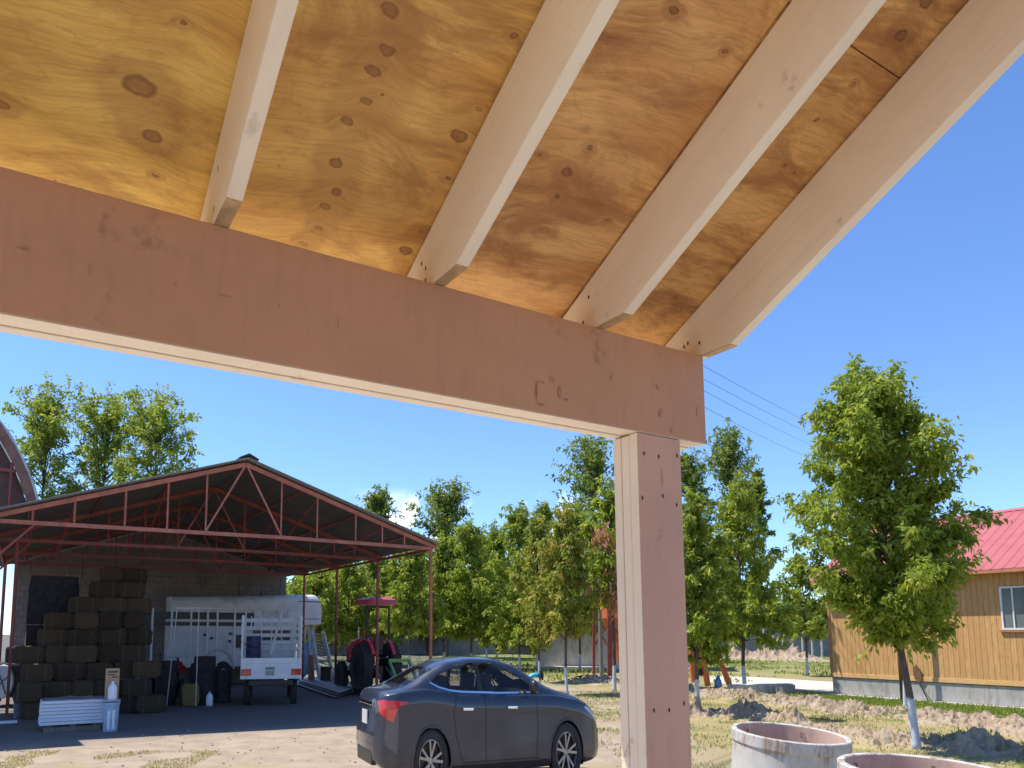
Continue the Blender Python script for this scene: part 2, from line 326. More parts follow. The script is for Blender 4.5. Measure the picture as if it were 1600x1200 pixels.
# leaves ----------------------------------------------------------------
def m_leaf(name, stops):
    m, t, b = newmat(name); o = [n for n in t.nodes if n.type == 'OUTPUT_MATERIAL'][0]
    at_ = t.nodes.new('ShaderNodeAttribute'); at_.attribute_name = 'tint'; at_.attribute_type = 'GEOMETRY'
    c = ramp(t, at_.outputs['Fac'], stops); t.links.new(c, b.inputs['Base Color']); b.inputs['Roughness'].default_value = .5; b.inputs['Specular IOR Level'].default_value = .35
    tr = t.nodes.new('ShaderNodeBsdfTranslucent'); cc = mix(t, .35, c, (.50, .56, .05)); t.links.new(cc, tr.inputs[0])
    ms = t.nodes.new('ShaderNodeMixShader'); ms.inputs[0].default_value = .5; t.links.new(b.outputs[0], ms.inputs[1]); t.links.new(tr.outputs[0], ms.inputs[2]); t.links.new(ms.outputs[0], o.inputs[0])
    return m
L_PECAN = m_leaf('pecan leaf', [(0, (.09, .15, .018)), (.4, (.21, .29, .03)), (.8, (.37, .43, .055)), (1, (.56, .52, .12))])
L_YELL = m_leaf('yellowing leaf', [(0, (.12, .17, .03)), (.4, (.24, .28, .04)), (.8, (.40, .36, .06)), (1, (.58, .30, .09))])
L_DARK = m_leaf('dark leaf', [(0, (.065, .11, .025)), (.5, (.14, .21, .035)), (1, (.26, .33, .06))])
L_DRY = m_leaf('dry leaf', [(0, (.45, .20, .10)), (1, (.75, .38, .26))])
L_GRASS = m_leaf('grass blade', [(0, (.09, .18, .03)), (.5, (.18, .29, .045)), (1, (.36, .38, .11))])
L_STRAW = m_leaf('dry grass blade', [(0, (.30, .27, .12)), (1, (.55, .45, .22))])
def m_bark(white_h):
    m, t, b = newmat('bark'); v = texco(t); n = nse(t, texco(t, scale=(6, 6, 1)), 8, 5); c = ramp(t, n, [(.3, (.05, .038, .03)), (.7, (.14, .11, .085))])
    z = t.nodes.new('ShaderNodeSeparateXYZ'); t.links.new(v, z.inputs[0]); nn = nse(t, v, 9, 4)
    e = mth(t, 'ADD', z.outputs[2], mth(t, 'MULTIPLY', nn, .12)); f = mrange(t, e, white_h + .08, white_h + .04); chip = mrange(t, nse(t, v, 40, 3), .68, .6, .35, 1)
    c = mix(t, mth(t, 'MULTIPLY', f, chip), c, (.46, .50, .56)); t.links.new(c, b.inputs['Base Color']); b.inputs['Roughness'].default_value = .85; bump(t, b, n, .5, .01); return m
BARK = m_bark(.75); BARK0 = m_bark(-5)
# ground ------------------------------------------------------------------
def m_ground():
    m, t, b = newmat('yard ground'); c0 = t.nodes.new('ShaderNodeTexCoord'); v = c0.outputs['Object']
    big = nse(t, v, .35, 6, .6); med = nse(t, v, 2.3, 7, .65); fine = nse(t, v, 38, 5, .7)
    dust = ramp(t, med, [(.3, (.275, .212, .15)), (.55, (.365, .292, .215)), (.75, (.43, .35, .262))])
    dust = mix(t, mrange(t, fine, .55, .8, 0, .45), dust, (.24, .18, .13))
    straw = ramp(t, fine, [(.3, (.19, .15, .065)), (.5, (.33, .27, .13)), (.75, (.42, .35, .19))])
    green = ramp(t, fine, [(.3, (.06, .11, .025)), (.55, (.13, .18, .045)), (.75, (.25, .26, .085))])
    sp = t.nodes.new('ShaderNodeSeparateXYZ'); t.links.new(v, sp.inputs[0]); X, Y = sp.outputs[0], sp.outputs[1]
    wob = mth(t, 'MULTIPLY', mth(t, 'SUBTRACT', big, .5), 5)
    # straw east of the yard, and patches in the near left
    e1 = mrange(t, mth(t, 'ADD', mth(t, 'SUBTRACT', X, mth(t, 'MULTIPLY', Y, .02)), wob), 2.6, 4.6)
    pat = mrange(t, nse(t, v, .9, 5, .6), .52, .64, 0, .8); near = mrange(t, mth(t, 'ADD', Y, wob), 10.9, 10.0)
    e2 = mth(t, 'MULTIPLY', near, pat)
    c = mix(t, mth(t, 'MAXIMUM', e1, e2), dust, straw)
    far = mrange(t, mth(t, 'ADD', mth(t, 'ADD', Y, mth(t, 'MULTIPLY', X, .25)), wob), 24.5, 27)
    gp = mrange(t, nse(t, v, .5, 6, .65), .40, .56)
    c = mix(t, mth(t, 'MULTIPLY', far, mth(t, 'MULTIPLY', gp, mrange(t, Y, 30, 46, .25, 1))), c, green)
    # lawn strip along the house wall: distance to the wall line
    hb = mth(t, 'ADD', mth(t, 'MULTIPLY', X, B.x), mth(t, 'MULTIPLY', Y, B.y)); HB = Vector((11.03, 21, 0)).dot(B)
    d = mth(t, 'SUBTRACT', hb, HB); lw = mth(t, 'MULTIPLY', mrange(t, mth(t, 'ADD', d, mth(t, 'MULTIPLY', wob, .35)), -2.3, -1.6), mrange(t, d, .1, 0))
    lw = mth(t, 'MULTIPLY', lw, mrange(t, Y, 23.0, 22.0)); c = mix(t, mth(t, 'MULTIPLY', lw, .95), c, green)
    gp2 = mth(t, 'MULTIPLY', mrange(t, nse(t, v, 1.1, 4, .6), .5, .62), mrange(t, X, 2.5, 4)); c = mix(t, mth(t, 'MULTIPLY', gp2, .35), c, green)
    # shed's shade darkened into the ground colour, under and just before it
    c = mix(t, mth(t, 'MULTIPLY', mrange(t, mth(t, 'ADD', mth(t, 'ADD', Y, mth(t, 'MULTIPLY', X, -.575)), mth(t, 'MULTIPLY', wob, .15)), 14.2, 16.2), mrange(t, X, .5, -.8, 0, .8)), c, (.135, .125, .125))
    t.links.new(c, b.inputs['Base Color']); b.inputs['Roughness'].default_value = .95; b.inputs['Specular IOR Level'].default_value = .1
    bump(t, b, mth(t, 'ADD', mth(t, 'MULTIPLY', med, .6), fine), .55, .02); return m
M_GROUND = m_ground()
def m_dirt():
    m, t, b = newmat('turned earth'); v = texco(t); n = nse(t, v, 3, 8, .7); f = nse(t, v, 25, 5, .7); big = nse(t, v, .9, 5)
    c = ramp(t, n, [(.3, (.24, .175, .12)), (.5, (.38, .29, .205)), (.72, (.48, .385, .285))]); c = mix(t, mrange(t, f, .5, .75, 0, .5), c, (.16, .10, .07))
    st = ramp(t, f, [(.3, (.26, .20, .08)), (.7, (.50, .41, .20))]); gr = ramp(t, f, [(.3, (.08, .13, .03)), (.7, (.22, .27, .07))])
    z = t.nodes.new('ShaderNodeSeparateXYZ'); t.links.new(v, z.inputs[0]); low = mrange(t, mth(t, 'ADD', z.outputs[2], mth(t, 'MULTIPLY', big, .25)), .22, .12)
    c = mix(t, mth(t, 'MULTIPLY', low, .9), c, st); c = mix(t, mth(t, 'MULTIPLY', mth(t, 'MULTIPLY', low, mrange(t, nse(t, v, 1.3, 5, .6), .5, .6)), .85), c, gr)
    t.links.new(c, b.inputs['Base Color']); b.inputs['Roughness'].default_value = .95; b.inputs['Specular IOR Level'].default_value = .1; bump(t, b, mth(t, 'ADD', n, f), .7, .03); return m
M_DIRT = m_dirt()
# ================================================================== SETTING
g = MB(); N = 60; xs = [-800, -300, -120, -60] + [-40 + 2.5 * i for i in range(33)] + [60, 120, 300, 800]
ys = [-60, -20, -5] + [2.5 * i for i in range(33)] + [110, 200, 500, 1500]
for y in ys:
    for x in xs: g.v.append(Vector((x, y, 0)))
nx = len(xs)
for j in range(len(ys) - 1):
    for i in range(nx - 1): g.f.append((j * nx + i, j * nx + i + 1, (j + 1) * nx + i + 1, (j + 1) * nx + i))
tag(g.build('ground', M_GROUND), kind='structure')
def sheet(name, pts, z, m):
    s = MB(); s.add([Vector((p[0], p[1], z)) for p in pts], [tuple(range(len(pts)))]); return tag(s.build(name, m), kind='structure')
M_ROAD = m_concrete('dusty track', (.56, .49, .41), (.62, .56, .49), .8)
sheet('path', [gnd(1105, 1066), gnd(1300, 1083), gnd(1420, 1085), gnd(1440, 1071), gnd(1290, 1065), gnd(1180, 1058), gnd(1105, 1055)], .006, M_ROAD)
# turned-earth berms: one height field
def seg_d(p, a, b):
    ab = b - a; t = max(0, min(1, (p - a).dot(ab) / ab.length_squared)); return (p - a - ab * t).length, t
crests = []
for pts, hgt, wd in (([(905, 1064), (985, 1072), (1090, 1087), (1200, 1098), (1300, 1112), (1420, 1122), (1520, 1135), (1640, 1152)], .26, .62),
                     ([(1060, 1120), (1110, 1121), (1165, 1123), (1240, 1132)], .32, .32),
                     ([(1380, 1165), (1450, 1165), (1530, 1177), (1640, 1193)], .30, .34),
                     ([(1230, 1140), (1340, 1152), (1400, 1158)], .16, .45),
                     ([(1120, 1029), (1180, 1030), (1250, 1032)], .7, 1.1), ([(560, 1050), (600, 1052)], .3, .5), ([(690, 1058), (640, 1056)], .25, .7)):
    q = [gnd(*p) for p in pts]; crests.append((q, hgt, wd))
def hf(x, y):
    p = Vector((x, y, 0)); h = 0
    for q, hgt, wd in crests:
        best = min(seg_d(p, q[i], q[i + 1])[0] for i in range(len(q) - 1))
        if best < wd * 2.6:
            e = math.exp(-(best / wd) ** 2)
            n = noise.noise(Vector((x * 1.7, y * 1.7, 3))) * .5 + noise.noise(Vector((x * 4.5, y * 4.5, 7))) * .42 + noise.noise(Vector((x * 11, y * 11, 1))) * .34 + noise.noise(Vector((x * 21, y * 21, 1))) * .34
            c = abs(noise.noise(Vector((x * 7, y * 7, 5)))) * .5
            h = max(h, hgt * e * max(.12, .85 + n * 1.1 - c))
    return h
def berm(x0, x1, y0, y1, st):
    s = MB(); nxx = int((x1 - x0) / st); nyy = int((y1 - y0) / st); idx = {}
    hh = {}
    for j in range(nyy + 1):
        for i in range(nxx + 1):
            hh[i, j] = hf(x0 + i * st, y0 + j * st)
    for j in range(nyy):
        for i in range(nxx):
            if max(hh[i, j], hh[i + 1, j], hh[i, j + 1], hh[i + 1, j + 1]) > .015:
                f = []
                for a in ((i, j), (i + 1, j), (i + 1, j + 1), (i, j + 1)):
                    if a not in idx:
                        idx[a] = len(s.v); s.v.append(Vector((x0 + a[0] * st, y0 + a[1] * st, hh[a] - .012)))
                    f.append(idx[a])
                s.f.append(tuple(f))
    return tag(s.build('dirt_berm', M_DIRT, smooth=False, recalc=False), kind='structure')
berm(2.6, 12.5, 8.6, 26.5, .055)
berm(-6, 26, 26.5, 52, .22)
# ================================================================== PORCH
O = at(1098.5, 556.5, 1.63); ZB = O.z; SL = .525
porch = thing('porch', 'open timber porch overhead with cream rafters, plywood ceiling and rose beam on a post', 'porch', (O.x, O.y, 0))
def pp(b, a, z): return O - B * b + A * a + Z * z          # b leftwards along the beam, a away from the camera, z above beam top
def slab(mb, b0, b1, a0, a1, z0, z1):
    mb.hexa([pp(b1, a0, z0), pp(b0, a0, z0), pp(b0, a1, z0), pp(b1, a1, z0), pp(b1, a0, z1), pp(b0, a0, z1), pp(b0, a1, z1), pp(b1, a1, z1)])
TH = .0255
for k in range(3):
    mb = MB(); slab(mb, 0 if k == 0 else .001, 4.2, k * TH, (k + 1) * TH - .0012, -.206 + (.0015 if k == 1 else 0), 0)
    mb.build('beam_board', M_ROSE if k == 0 else M_CREAM2, porch, True, bevel=.002)
# near face shade put into a rosy colour, underside kept lighter in cream
mb = MB(); slab(mb, .0005, 4.2, .0006, TH - .0015, -.2075, -.2045); mb.build('beam_underside', M_CREAM2, porch, True)
for k in range(3):
    mb = MB(); hz = -.2085 - (0.0 if k else .0)
    mb.hexa([pp(.213, k * TH + .0, -ZB), pp(.085, k * TH, -ZB), pp(.085, (k + 1) * TH - .0012, -ZB), pp(.213, (k + 1) * TH - .0012, -ZB),
             pp(.213, k * TH + .0, hz), pp(.085, k * TH, hz), pp(.085, (k + 1) * TH - .0012, hz), pp(.213, (k + 1) * TH - .0012, hz)])
    mb.build('post_board', M_ROSEP if k == 0 else M_CREAM2, porch, True, bevel=.0025)
mb = MB(); mb.hexa([pp(.2145, .0012, -ZB), pp(.212, .0012, -ZB), pp(.212, TH - .002, -ZB), pp(.2145, TH - .002, -ZB), pp(.2145, .0012, -.2095), pp(.212, .0012, -.2095), pp(.212, TH - .002, -.2095), pp(.2145, TH - .002, -.2095)])
mb.build('post_edge', M_CREAM2, porch, True)  # post edge cream, near face rosy: light and shade put into colour
# second post far left, outside the picture
for k in range(3):
    mb = MB(); mb.hexa([pp(4.1, k * TH, -ZB), pp(3.97, k * TH, -ZB), pp(3.97, (k + 1) * TH - .0012, -ZB), pp(4.1, (k + 1) * TH - .0012, -ZB),
             pp(4.1, k * TH, -.2085), pp(3.97, k * TH, -.2085), pp(3.97, (k + 1) * TH - .0012, -.2085), pp(4.1, (k + 1) * TH - .0012, -.2085)])
    mb.build('post_board', M_ROSE, porch, True)
# nail holes
def onface(x, y):
    C = Vector((0, 0, H)); d = ray(x, y); t = ((O - C).dot(A)) / d.dot(A); return C + d * t
for (x, y) in [(1006, 708.5), (1029, 713.5), (1057.5, 712), (1003.5, 778), (1035.5, 775), (1057, 789), (1021.5, 1110), (1045.5, 1109.5), (1068.5, 1099)]:
    p = onface(x, y); s = MB(); s.lathe([(0, 0), (.0022, 0.0)], 10, p - A * .0009 + Z * 0, -A)
    s.v = [Vector((v.x, v.y, p.z + (v.z - p.z) * 2.2)) for v in s.v]; s.build('nail_hole', M_HOLE, porch, True, recalc=False)
M_STAIN = simple('brown smudge', (.47, .235, .145), .7, 0, .3, 30); M_STAIN2 = simple('faint smudge', (.58, .31, .19), .7, 0, .3, 30)
for (x, y, w, h, m) in [(838, 612, 3, 30, M_STAIN), (846, 597, 12, 4, M_STAIN2), (845, 632, 12, 4, M_STAIN), (859, 592, 1.6, 12, M_STAIN), (864, 594, 1.4, 12, M_STAIN), (874, 612, 5, 22, M_STAIN2), (884, 624, 7, 4, M_STAIN), (1032, 645, 7, 14, M_STAIN2), (1028, 605, 5, 12, M_STAIN2), (1049, 672, 5, 10, M_STAIN2),
                        (435, 478, 4, 5, M_STAIN), (417, 476, 2, 6, M_STAIN), (528, 505, 1.2, 20, M_STAIN), (160, 355, 1.3, 40, M_STAIN2), (140, 420, 1.3, 30, M_STAIN2), (35, 385, 14, 9, M_STAIN2), (107, 395, 4, 8, M_STAIN2), (273, 444, 6, 4, M_STAIN2), (1089, 643, 3, 14, M_STAIN2), (955, 590, 3, 12, M_STAIN2), (1034, 745, 2, 26, M_STAIN2), (350, 462, 26, 2, M_STAIN2)]:
    p = onface(x, y); sx_ = w / F * p.y; sz_ = h / F * p.y; mb = MB(); n = 12; rr = random.Random(int(x * 7 + y))
    mb.v = [p - A * .0016] + [p - A * .0016 + B * (math.cos(6.283 * i / n) * sx_ * .6 * rr.uniform(.5, 1.2)) + Z * (math.sin(6.283 * i / n) * sz_ * .6 * rr.uniform(.6, 1.2)) for i in range(n)]
    mb.f = [(0, 1 + i, 1 + (i + 1) % n) for i in range(n)]; mb.build('smudge', m, porch, True, recalc=False)
# rafters
RB = [(1.103 + .3905 * 2, 0), (1.103 + .3905, 0), (1.103, 0), (.7097, 0), (.3214, 0), (.005, 0)]
BACK = 3.0
for i, (b, _) in enumerate(RB):
    mb = MB()
    prof = [(-BACK, .120 + SL * BACK), (-BACK, -.043 + SL * BACK), (-.082, .0012), (.078, .0012), (.20, .119 - SL * .20 - .06), (.20, .119 - SL * .20)]
    mb.prism([pp(b, a, z) for a, z in prof], B * .0243)
    r = mb.build('rafter', M_CREAM, porch, True, bevel=.0018)
    s = MB(); s.hexa([pp(b - .0006, -.079, -.0), pp(b - .0237, -.079, -.0), pp(b - .0237, 0, .0), pp(b - .0006, 0, .0), pp(b - .0006, -.079, .003), pp(b - .0237, -.079, .003), pp(b - .0237, 0, .003), pp(b - .0006, 0, .003)])
    s.build('cut_end', M_RAW, r, False); bpy.data.objects[r.name].children[0].data.transform(Matrix.Translation(-porch.location))
rn = random.Random(3)
for (b, _) in RB[1:]:
    for k in range(3):
        c_ = pp(b + .0006, rn.uniform(-.02, .06), rn.uniform(.03, .09) - .02 * k); mb = MB(); mb.lathe([(0, 0), (.0024, 0)], 8, c_, -B); mb.v = [Vector((v.x, v.y, c_.z + (v.z - c_.z) * 2)) for v in mb.v]; mb.build('nail_hole', M_HOLE, porch, True, recalc=False)
# plywood
def onply(x, y):
    C = Vector((0, 0, H)); d = ray(x, y); t = (ZB + .125 - H - SL * ((C - O).dot(A))) / (d.z + SL * d.dot(A)); P = C + d * t
    return (-(P - O).dot(B), (P - O).dot(A) * math.hypot(1, SL))
K1 = [(218, 135, .021, .75), (238, 214, .013, .75), (3, 163, .009, .6), (287, 36, .005, .9), (243, 274, .004, .8)]
K2 = [(610, 16, .013, .7), (606, 79, .011, .7), (583, 110, .0115, .75), (572, 158, .009, .65), (543, 189, .0095, .7), (525, 254, .0105, .75), (526, 300, .009, .7), (508, 323, .0095, .6), (500, 357, .006, .6),
      (718, 212, .014, .8), (634, 392, .013, .8), (700, 277, .005, .9), (803, 58, .006, .8), (748, 172, .006, .5), (596, 149, .003, .8), (660, 362, .006, .4), (476, 381, .008, .4)]
K3 = [(886, 269, .010, .8), (1053, 16, .009, .85), (871, 307, .006, .8), (922, 231, .006, .8), (1134, 79, .005, .8), (845, 242, .004, .8), (850, 360, .012, .25), (948, 345, .004, .7)]
K4 = [(1408, 55, .011, .85), (1447, 2, .012, .8), (1226, 259, .005, .7), (1054, 466, .004, .7), (1335, 130, .004, .3)]
def kk(L): return [(*onply(x, y), r, s) for x, y, r, s in L]
P1 = m_ply('plywood yellow', (.95, .65, .17), (.76, .46, .115), (.40, .19, .055), 0, kk(K1), 1.3, 0)
P2 = m_ply('plywood golden', (.95, .61, .18), (.76, .43, .12), (.38, .17, .055), 0, kk(K2), 4.1, 0)
P3 = m_ply('plywood tawny', (.93, .56, .22), (.68, .35, .125), (.33, .135, .05), 0, kk(K3), 7.7, 0)
P4 = m_ply('plywood brown', (.85, .50, .17), (.56, .27, .085), (.27, .11, .04), 0, kk(K4), 9.2, 0)
P0 = m_ply('plywood far', (.95, .65, .17), (.76, .46, .115), (.40, .19, .055), 0, [], 2.9, 0)
seam_a = onply(1357, 90)[1] / math.hypot(1, SL)
def ply(b0, b1, a0, a1, m):
    mb = MB(); mb.hexa([pp(b1, a0, .125 - SL * a0), pp(b0, a0, .125 - SL * a0), pp(b0, a1, .125 - SL * a1), pp(b1, a1, .125 - SL * a1),
                        pp(b1, a0, .143 - SL * a0), pp(b0, a0, .143 - SL * a0), pp(b0, a1, .143 - SL * a1), pp(b1, a1, .143 - SL * a1)])
    o = mb.build('plywood_sheet', m, porch, True); uv = o.data.uv_layers.new(name='flat'); q = math.hypot(1, SL)
    for lp in o.data.loops:
        P = o.data.vertices[lp.vertex_index].co + porch.location; uv.data[lp.index].uv = (-(P - O).dot(B), (P - O).dot(A) * q)
    return o
g_ = .0012
for (b0, b1, m, parts) in ((1.4935 - .012, 4.2, P0, [(-BACK, .385)]), (1.103 - .012, 1.4935 - .012 - g_, P1, [(-BACK, .385)]), (.7097 - .012, 1.103 - .012 - g_, P2, [(-BACK, .385)]), (.3214 + .0005, .7097 - .012 - g_, P3, [(-BACK, .385)]),
                          (-.019, .3214 - .0015, P4, [(-BACK, seam_a - .0012), (seam_a + .0012, .385)])):
    for a0, a1 in parts: ply(b0, b1, a0, a1, m)
# roof covering above the plywood
mb = MB(); mb.hexa([pp(4.22, -BACK, .146 + SL * BACK), pp(-.022, -BACK, .146 + SL * BACK), pp(-.022, .387, .146 - SL * .387), pp(4.22, .387, .146 - SL * .387),
                    pp(4.22, -BACK, .152 + SL * BACK), pp(-.022, -BACK, .152 + SL * BACK), pp(-.022, .387, .152 - SL * .387), pp(4.22, .387, .152 - SL * .387)])
mb.build('roof_felt', M_DARK, porch, True)
# added bounce sheet and the house the porch leans on, behind the camera
c = pp(1.7, -1.45, -ZB + .06); mb = MB(); mb.box(c, (5.2, 3.3, .11), B, A); tag(mb.build('porch_slab', M_CONCL, bevel=.01), kind='structure')
qa = [pp(b, a, -ZB) for b, a in ((4.4, .25), (-1.6, .25), (-1.6, 4.2), (4.4, 4.2))]
sheet('bounce_sheet', qa, .02, m_concrete('pale bounce sheet', (.76, .66, .52), (.70, .60, .46), 1.2))  # added unseen sheet, kept pale to bounce light under the porch roof
c = pp(1.5, -3.06, -ZB + 2.1); mb = MB(); mb.box(c, (5.4, .1, 4.2), B, A)
hw = mb.build('house_wall', simple('tan plaster', (.62, .52, .42), .85, 0, .15, 4, .1)); tag(hw, 'tan plastered wall of the house behind the porch', 'wall')
# ================================================================== SHED
SP0 = Vector((-.255, 17.2, 0)); EZ = 3.75; PZ = 5.2; HW_ = 4.4; BAY = 2.94
def sp(b, s, z): return SP0 - B * b + A * s + Z * z
shed = thing('hay_shed', 'open-fronted shed with low gable roof on red steel trusses and thin posts', 'shed', SP0)
def roofz(b): return EZ + (PZ - EZ) * (1 - abs(b - HW_) / HW_)
# corrugated roof sheets
def roof_side(sg):
    mb = MB(); n = 220; a0, a1 = -.2, 11.6
    for i in range(n + 1):
        a = a0 + (a1 - a0) * i / n; w = .012 * math.cos(i * math.pi)
        for b, dz in ((HW_, 0), (HW_ + sg * (HW_ + .16), 0)):
            z = PZ + .10 - abs(b - HW_) * (PZ - EZ) / HW_ + w
            mb.v += [sp(b, a, z), sp(b, a, z - .006)]
    for i in range(n):
        k = i * 4; mb.f += [(k, k + 4, k + 6, k + 2), (k + 1, k + 3, k + 7, k + 5)]
    mb.f += [(0, 2, 3, 1), (n * 4, n * 4 + 1, n * 4 + 3, n * 4 + 2)]
    return mb
for sg in (1, -1): roof_side(sg).build('roof_sheet', M_GALVD if 0 else M_GALV, shed, True)
mb = MB(); mb.prism([sp(HW_ - .2, -.24, PZ + .06), sp(HW_ - .2, -.24, PZ + .09), sp(HW_, -.24, PZ + .19), sp(HW_ + .2, -.24, PZ + .09), sp(HW_ + .2, -.24, PZ + .06), sp(HW_, -.24, PZ + .14)], A * 11.8)
mb.build('ridge_cap', M_DARK, shed, True)
# dark liner directly under the metal (dark underside)
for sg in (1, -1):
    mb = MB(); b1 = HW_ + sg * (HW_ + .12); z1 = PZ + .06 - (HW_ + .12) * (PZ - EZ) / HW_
    mb.add([sp(HW_, -.05, PZ + .06), sp(b1, -.05, z1), sp(b1, 11.55, z1), sp(HW_, 11.55, PZ + .06)], [(0, 1, 2, 3)]); mb.build('roof_lining', simple('dark roof board', (.075, .068, .065), .85, 0, .25, 3), shed, True)
def bpx(px, s=0):   # b position on the truss plane s at a photo column
    u = (px - CX) / F; P = SP0 + A * s; return (P.x - u * P.y) / (B.x - u * B.y)
NB = [bpx(x) for x in (44, 110, 190, 257, 318, 437, 494, 555, 597, 632)]
for k in range(4):
    s = k * BAY; mt = M_REDW if k == 0 else M_RED; mb = MB()  # front truss a lighter red than the inner ones
    mb.beam(sp(-.12, s, EZ - .02), sp(HW_, s, PZ), .05, .09); mb.beam(sp(HW_ * 2 + .12, s, EZ - .02), sp(HW_, s, PZ), .05, .09)
    mb.beam(sp(-.05, s, EZ - .06), sp(HW_ - .9, s, EZ - .03), .05, .075); mb.beam(sp(HW_ - .9, s, EZ - .03), sp(HW_ * 2 + .05, s, EZ - .07), .05, .075)
    for b in NB: mb.beam(sp(b, s + .01, EZ - .04), sp(b, s + .01, roofz(b) - .02), .028, .034)
    for b in (NB[4], NB[5]): mb.beam(sp(b, s - .012, EZ), sp(HW_ + (.03 if b > HW_ else -.03), s - .012, PZ - .05), .03, .036)
    mb.build('truss', mt, shed, True)
    for b in (0, 2 * HW_ - (.36 if k else 0)):
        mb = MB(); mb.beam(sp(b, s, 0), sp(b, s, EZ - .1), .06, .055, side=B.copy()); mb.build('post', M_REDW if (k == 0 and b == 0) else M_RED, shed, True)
    for b in (0, 2 * HW_):
        mb = MB(); sg = 1 if b == 0 else -1
        if k < 3: mb.beam(sp(b, s + .1, EZ - .08), sp(b, s + BAY - .06, EZ - .08), .045, .06)
        if mb.v: mb.build('eave_rail', M_RED, shed, True)
for k in range(3):   # slanting stays between neighbouring trusses
    s = k * BAY
    for b in (NB[1], NB[3], NB[6], NB[8]):
        mb = MB(); mb.beam(sp(b, s + .03, roofz(b) - .06), sp(b, s + BAY - .03, EZ + .02), .03, .035); mb.build('stay', M_RED, shed, True)
mb = MB()
for b in [HW_ * q for q in (.12, .4, .7, 1.3, 1.6, 1.88)]: mb.beam(sp(b, 0, roofz(b) + .045), sp(b, 10.8, roofz(b) + .045), .035, .04)
mb.build('purlin', M_RED, shed, True); shed.children[-1]['kind'] = 'stuff'
for bb in (2 * HW_,):   # trussed knee at the left posts
    for k in (0, 1):
        mb = MB(); mb.beam(sp(bb - .02, k * BAY, EZ - .75), sp(bb - .62, k * BAY, EZ - .1), .035, .04); mb.build('knee_brace', M_RED, shed, True)
# back wall
WS = 10.85; bw0 = bpx(447, WS); bw1 = bpx(26, WS)
mb = MB(); mb.prism([sp(bw0, WS, 0), sp(bw0, WS, roofz(bw0) + .02), sp(HW_, WS, PZ + .02), sp(bw1, WS, roofz(bw1)), sp(bw1, WS, 0)], A * .12)
tag(mb.build('block_wall', M_BLOCK), 'pale block gable wall closing the back of the open shed', 'wall')
# lean-to left of the shed, mostly outside the picture
lt = thing('lean_to', 'low red-framed lean-to roof just left of the hay shed', 'lean-to', sp(10.5, 0, 0))
mb = MB(); mb.hexa([sp(16.5, -.95, 3.62), sp(8.75, -.95, 3.62), sp(9.1, 5, 3.62), sp(16.5, 5, 3.62), sp(16.5, -.95, 3.68), sp(8.75, -.95, 3.68), sp(9.1, 5, 3.68), sp(16.5, 5, 3.68)]); mb.build('roof', M_GALV, lt, True)
mb = MB(); mb.beam(sp(16.5, -.9, 3.54), sp(9.1, -.9, 3.54), .05, .14); mb.build('fascia', M_RED, lt, True)
for b in (9.25, 13, 16.3):
    for s in (-.85, 4.9):
        mb = MB(); mb.beam(sp(b, s, 0), sp(b, s, 3.5), .06, .055, side=B.copy()); mb.build('post', M_RED, lt, True)
# tall arched barn beyond
bd = 30.0; cB = at(-340, 862, bd)
def bq(r, th, s): # arch point
    return cB + B * (r * math.cos(th)) + Z * (r * math.sin(th) * 1.10) + A * s
R0 = (at(26, 862, bd) - cB).length * .985
barn = thing('arched_barn', 'tall barn with arched corrugated roof edge and open red-framed gable', 'barn', (cB.x, cB.y, 0))
mb = MB(); n = 46
for i in range(n + 1):
    th = math.pi * i / n; w = .035 * (i % 2)
    mb.v += [bq(R0 + w, th, 0), bq(R0 + w, th, 7), bq(R0 - .08 + w, th, 0), bq(R0 - .08 + w, th, 7)]
for i in range(n): k = i * 4; mb.f += [(k, k + 1, k + 5, k + 4), (k + 2, k + 6, k + 7, k + 3), (k, k + 4, k + 6, k + 2)]
mb.build('arch_roof', M_GALV, barn, True)
mb = MB()
for i in range(n + 1):
    th = math.pi * i / n; mb.v += [bq(R0 - .08, th, -.1), bq(R0 - .5, th, -.1), bq(R0 - .08, th, .1), bq(R0 - .5, th, .1)]
for i in range(n): k = i * 4; mb.f += [(k, k + 1, k + 5, k + 4), (k + 1, k + 3, k + 7, k + 5)]
mb.build('verge_board', simple('brown verge', (.20, .10, .07), .7, 0, .3, 2), barn, True)
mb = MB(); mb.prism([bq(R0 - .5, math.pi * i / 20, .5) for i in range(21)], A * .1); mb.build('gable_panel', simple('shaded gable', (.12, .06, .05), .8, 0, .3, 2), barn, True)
for q in (.15, .42, .68, .88):
    th = math.acos(q); mb = MB(); p = bq(R0 - .5, th, .1); mb.beam(Vector((p.x, p.y, 0)), p, .1, .1); mb.build('stud', M_RED, barn, True)
mb = MB(); mb.beam(bq(R0 - .5, .45, .1), bq(R0 - .5, math.pi - .45, .1), .1, .16); mb.build('tie', M_RED, barn, True)
for sg in (1, -1):
    mb = MB(); p = bq(R0 - .1, 0 if sg == 1 else math.pi, 3.5); mb.box((p.x, p.y, p.z / 2), (.12, 7, p.z), B, A); mb.build('side_wall', M_BLOCK, barn, True)
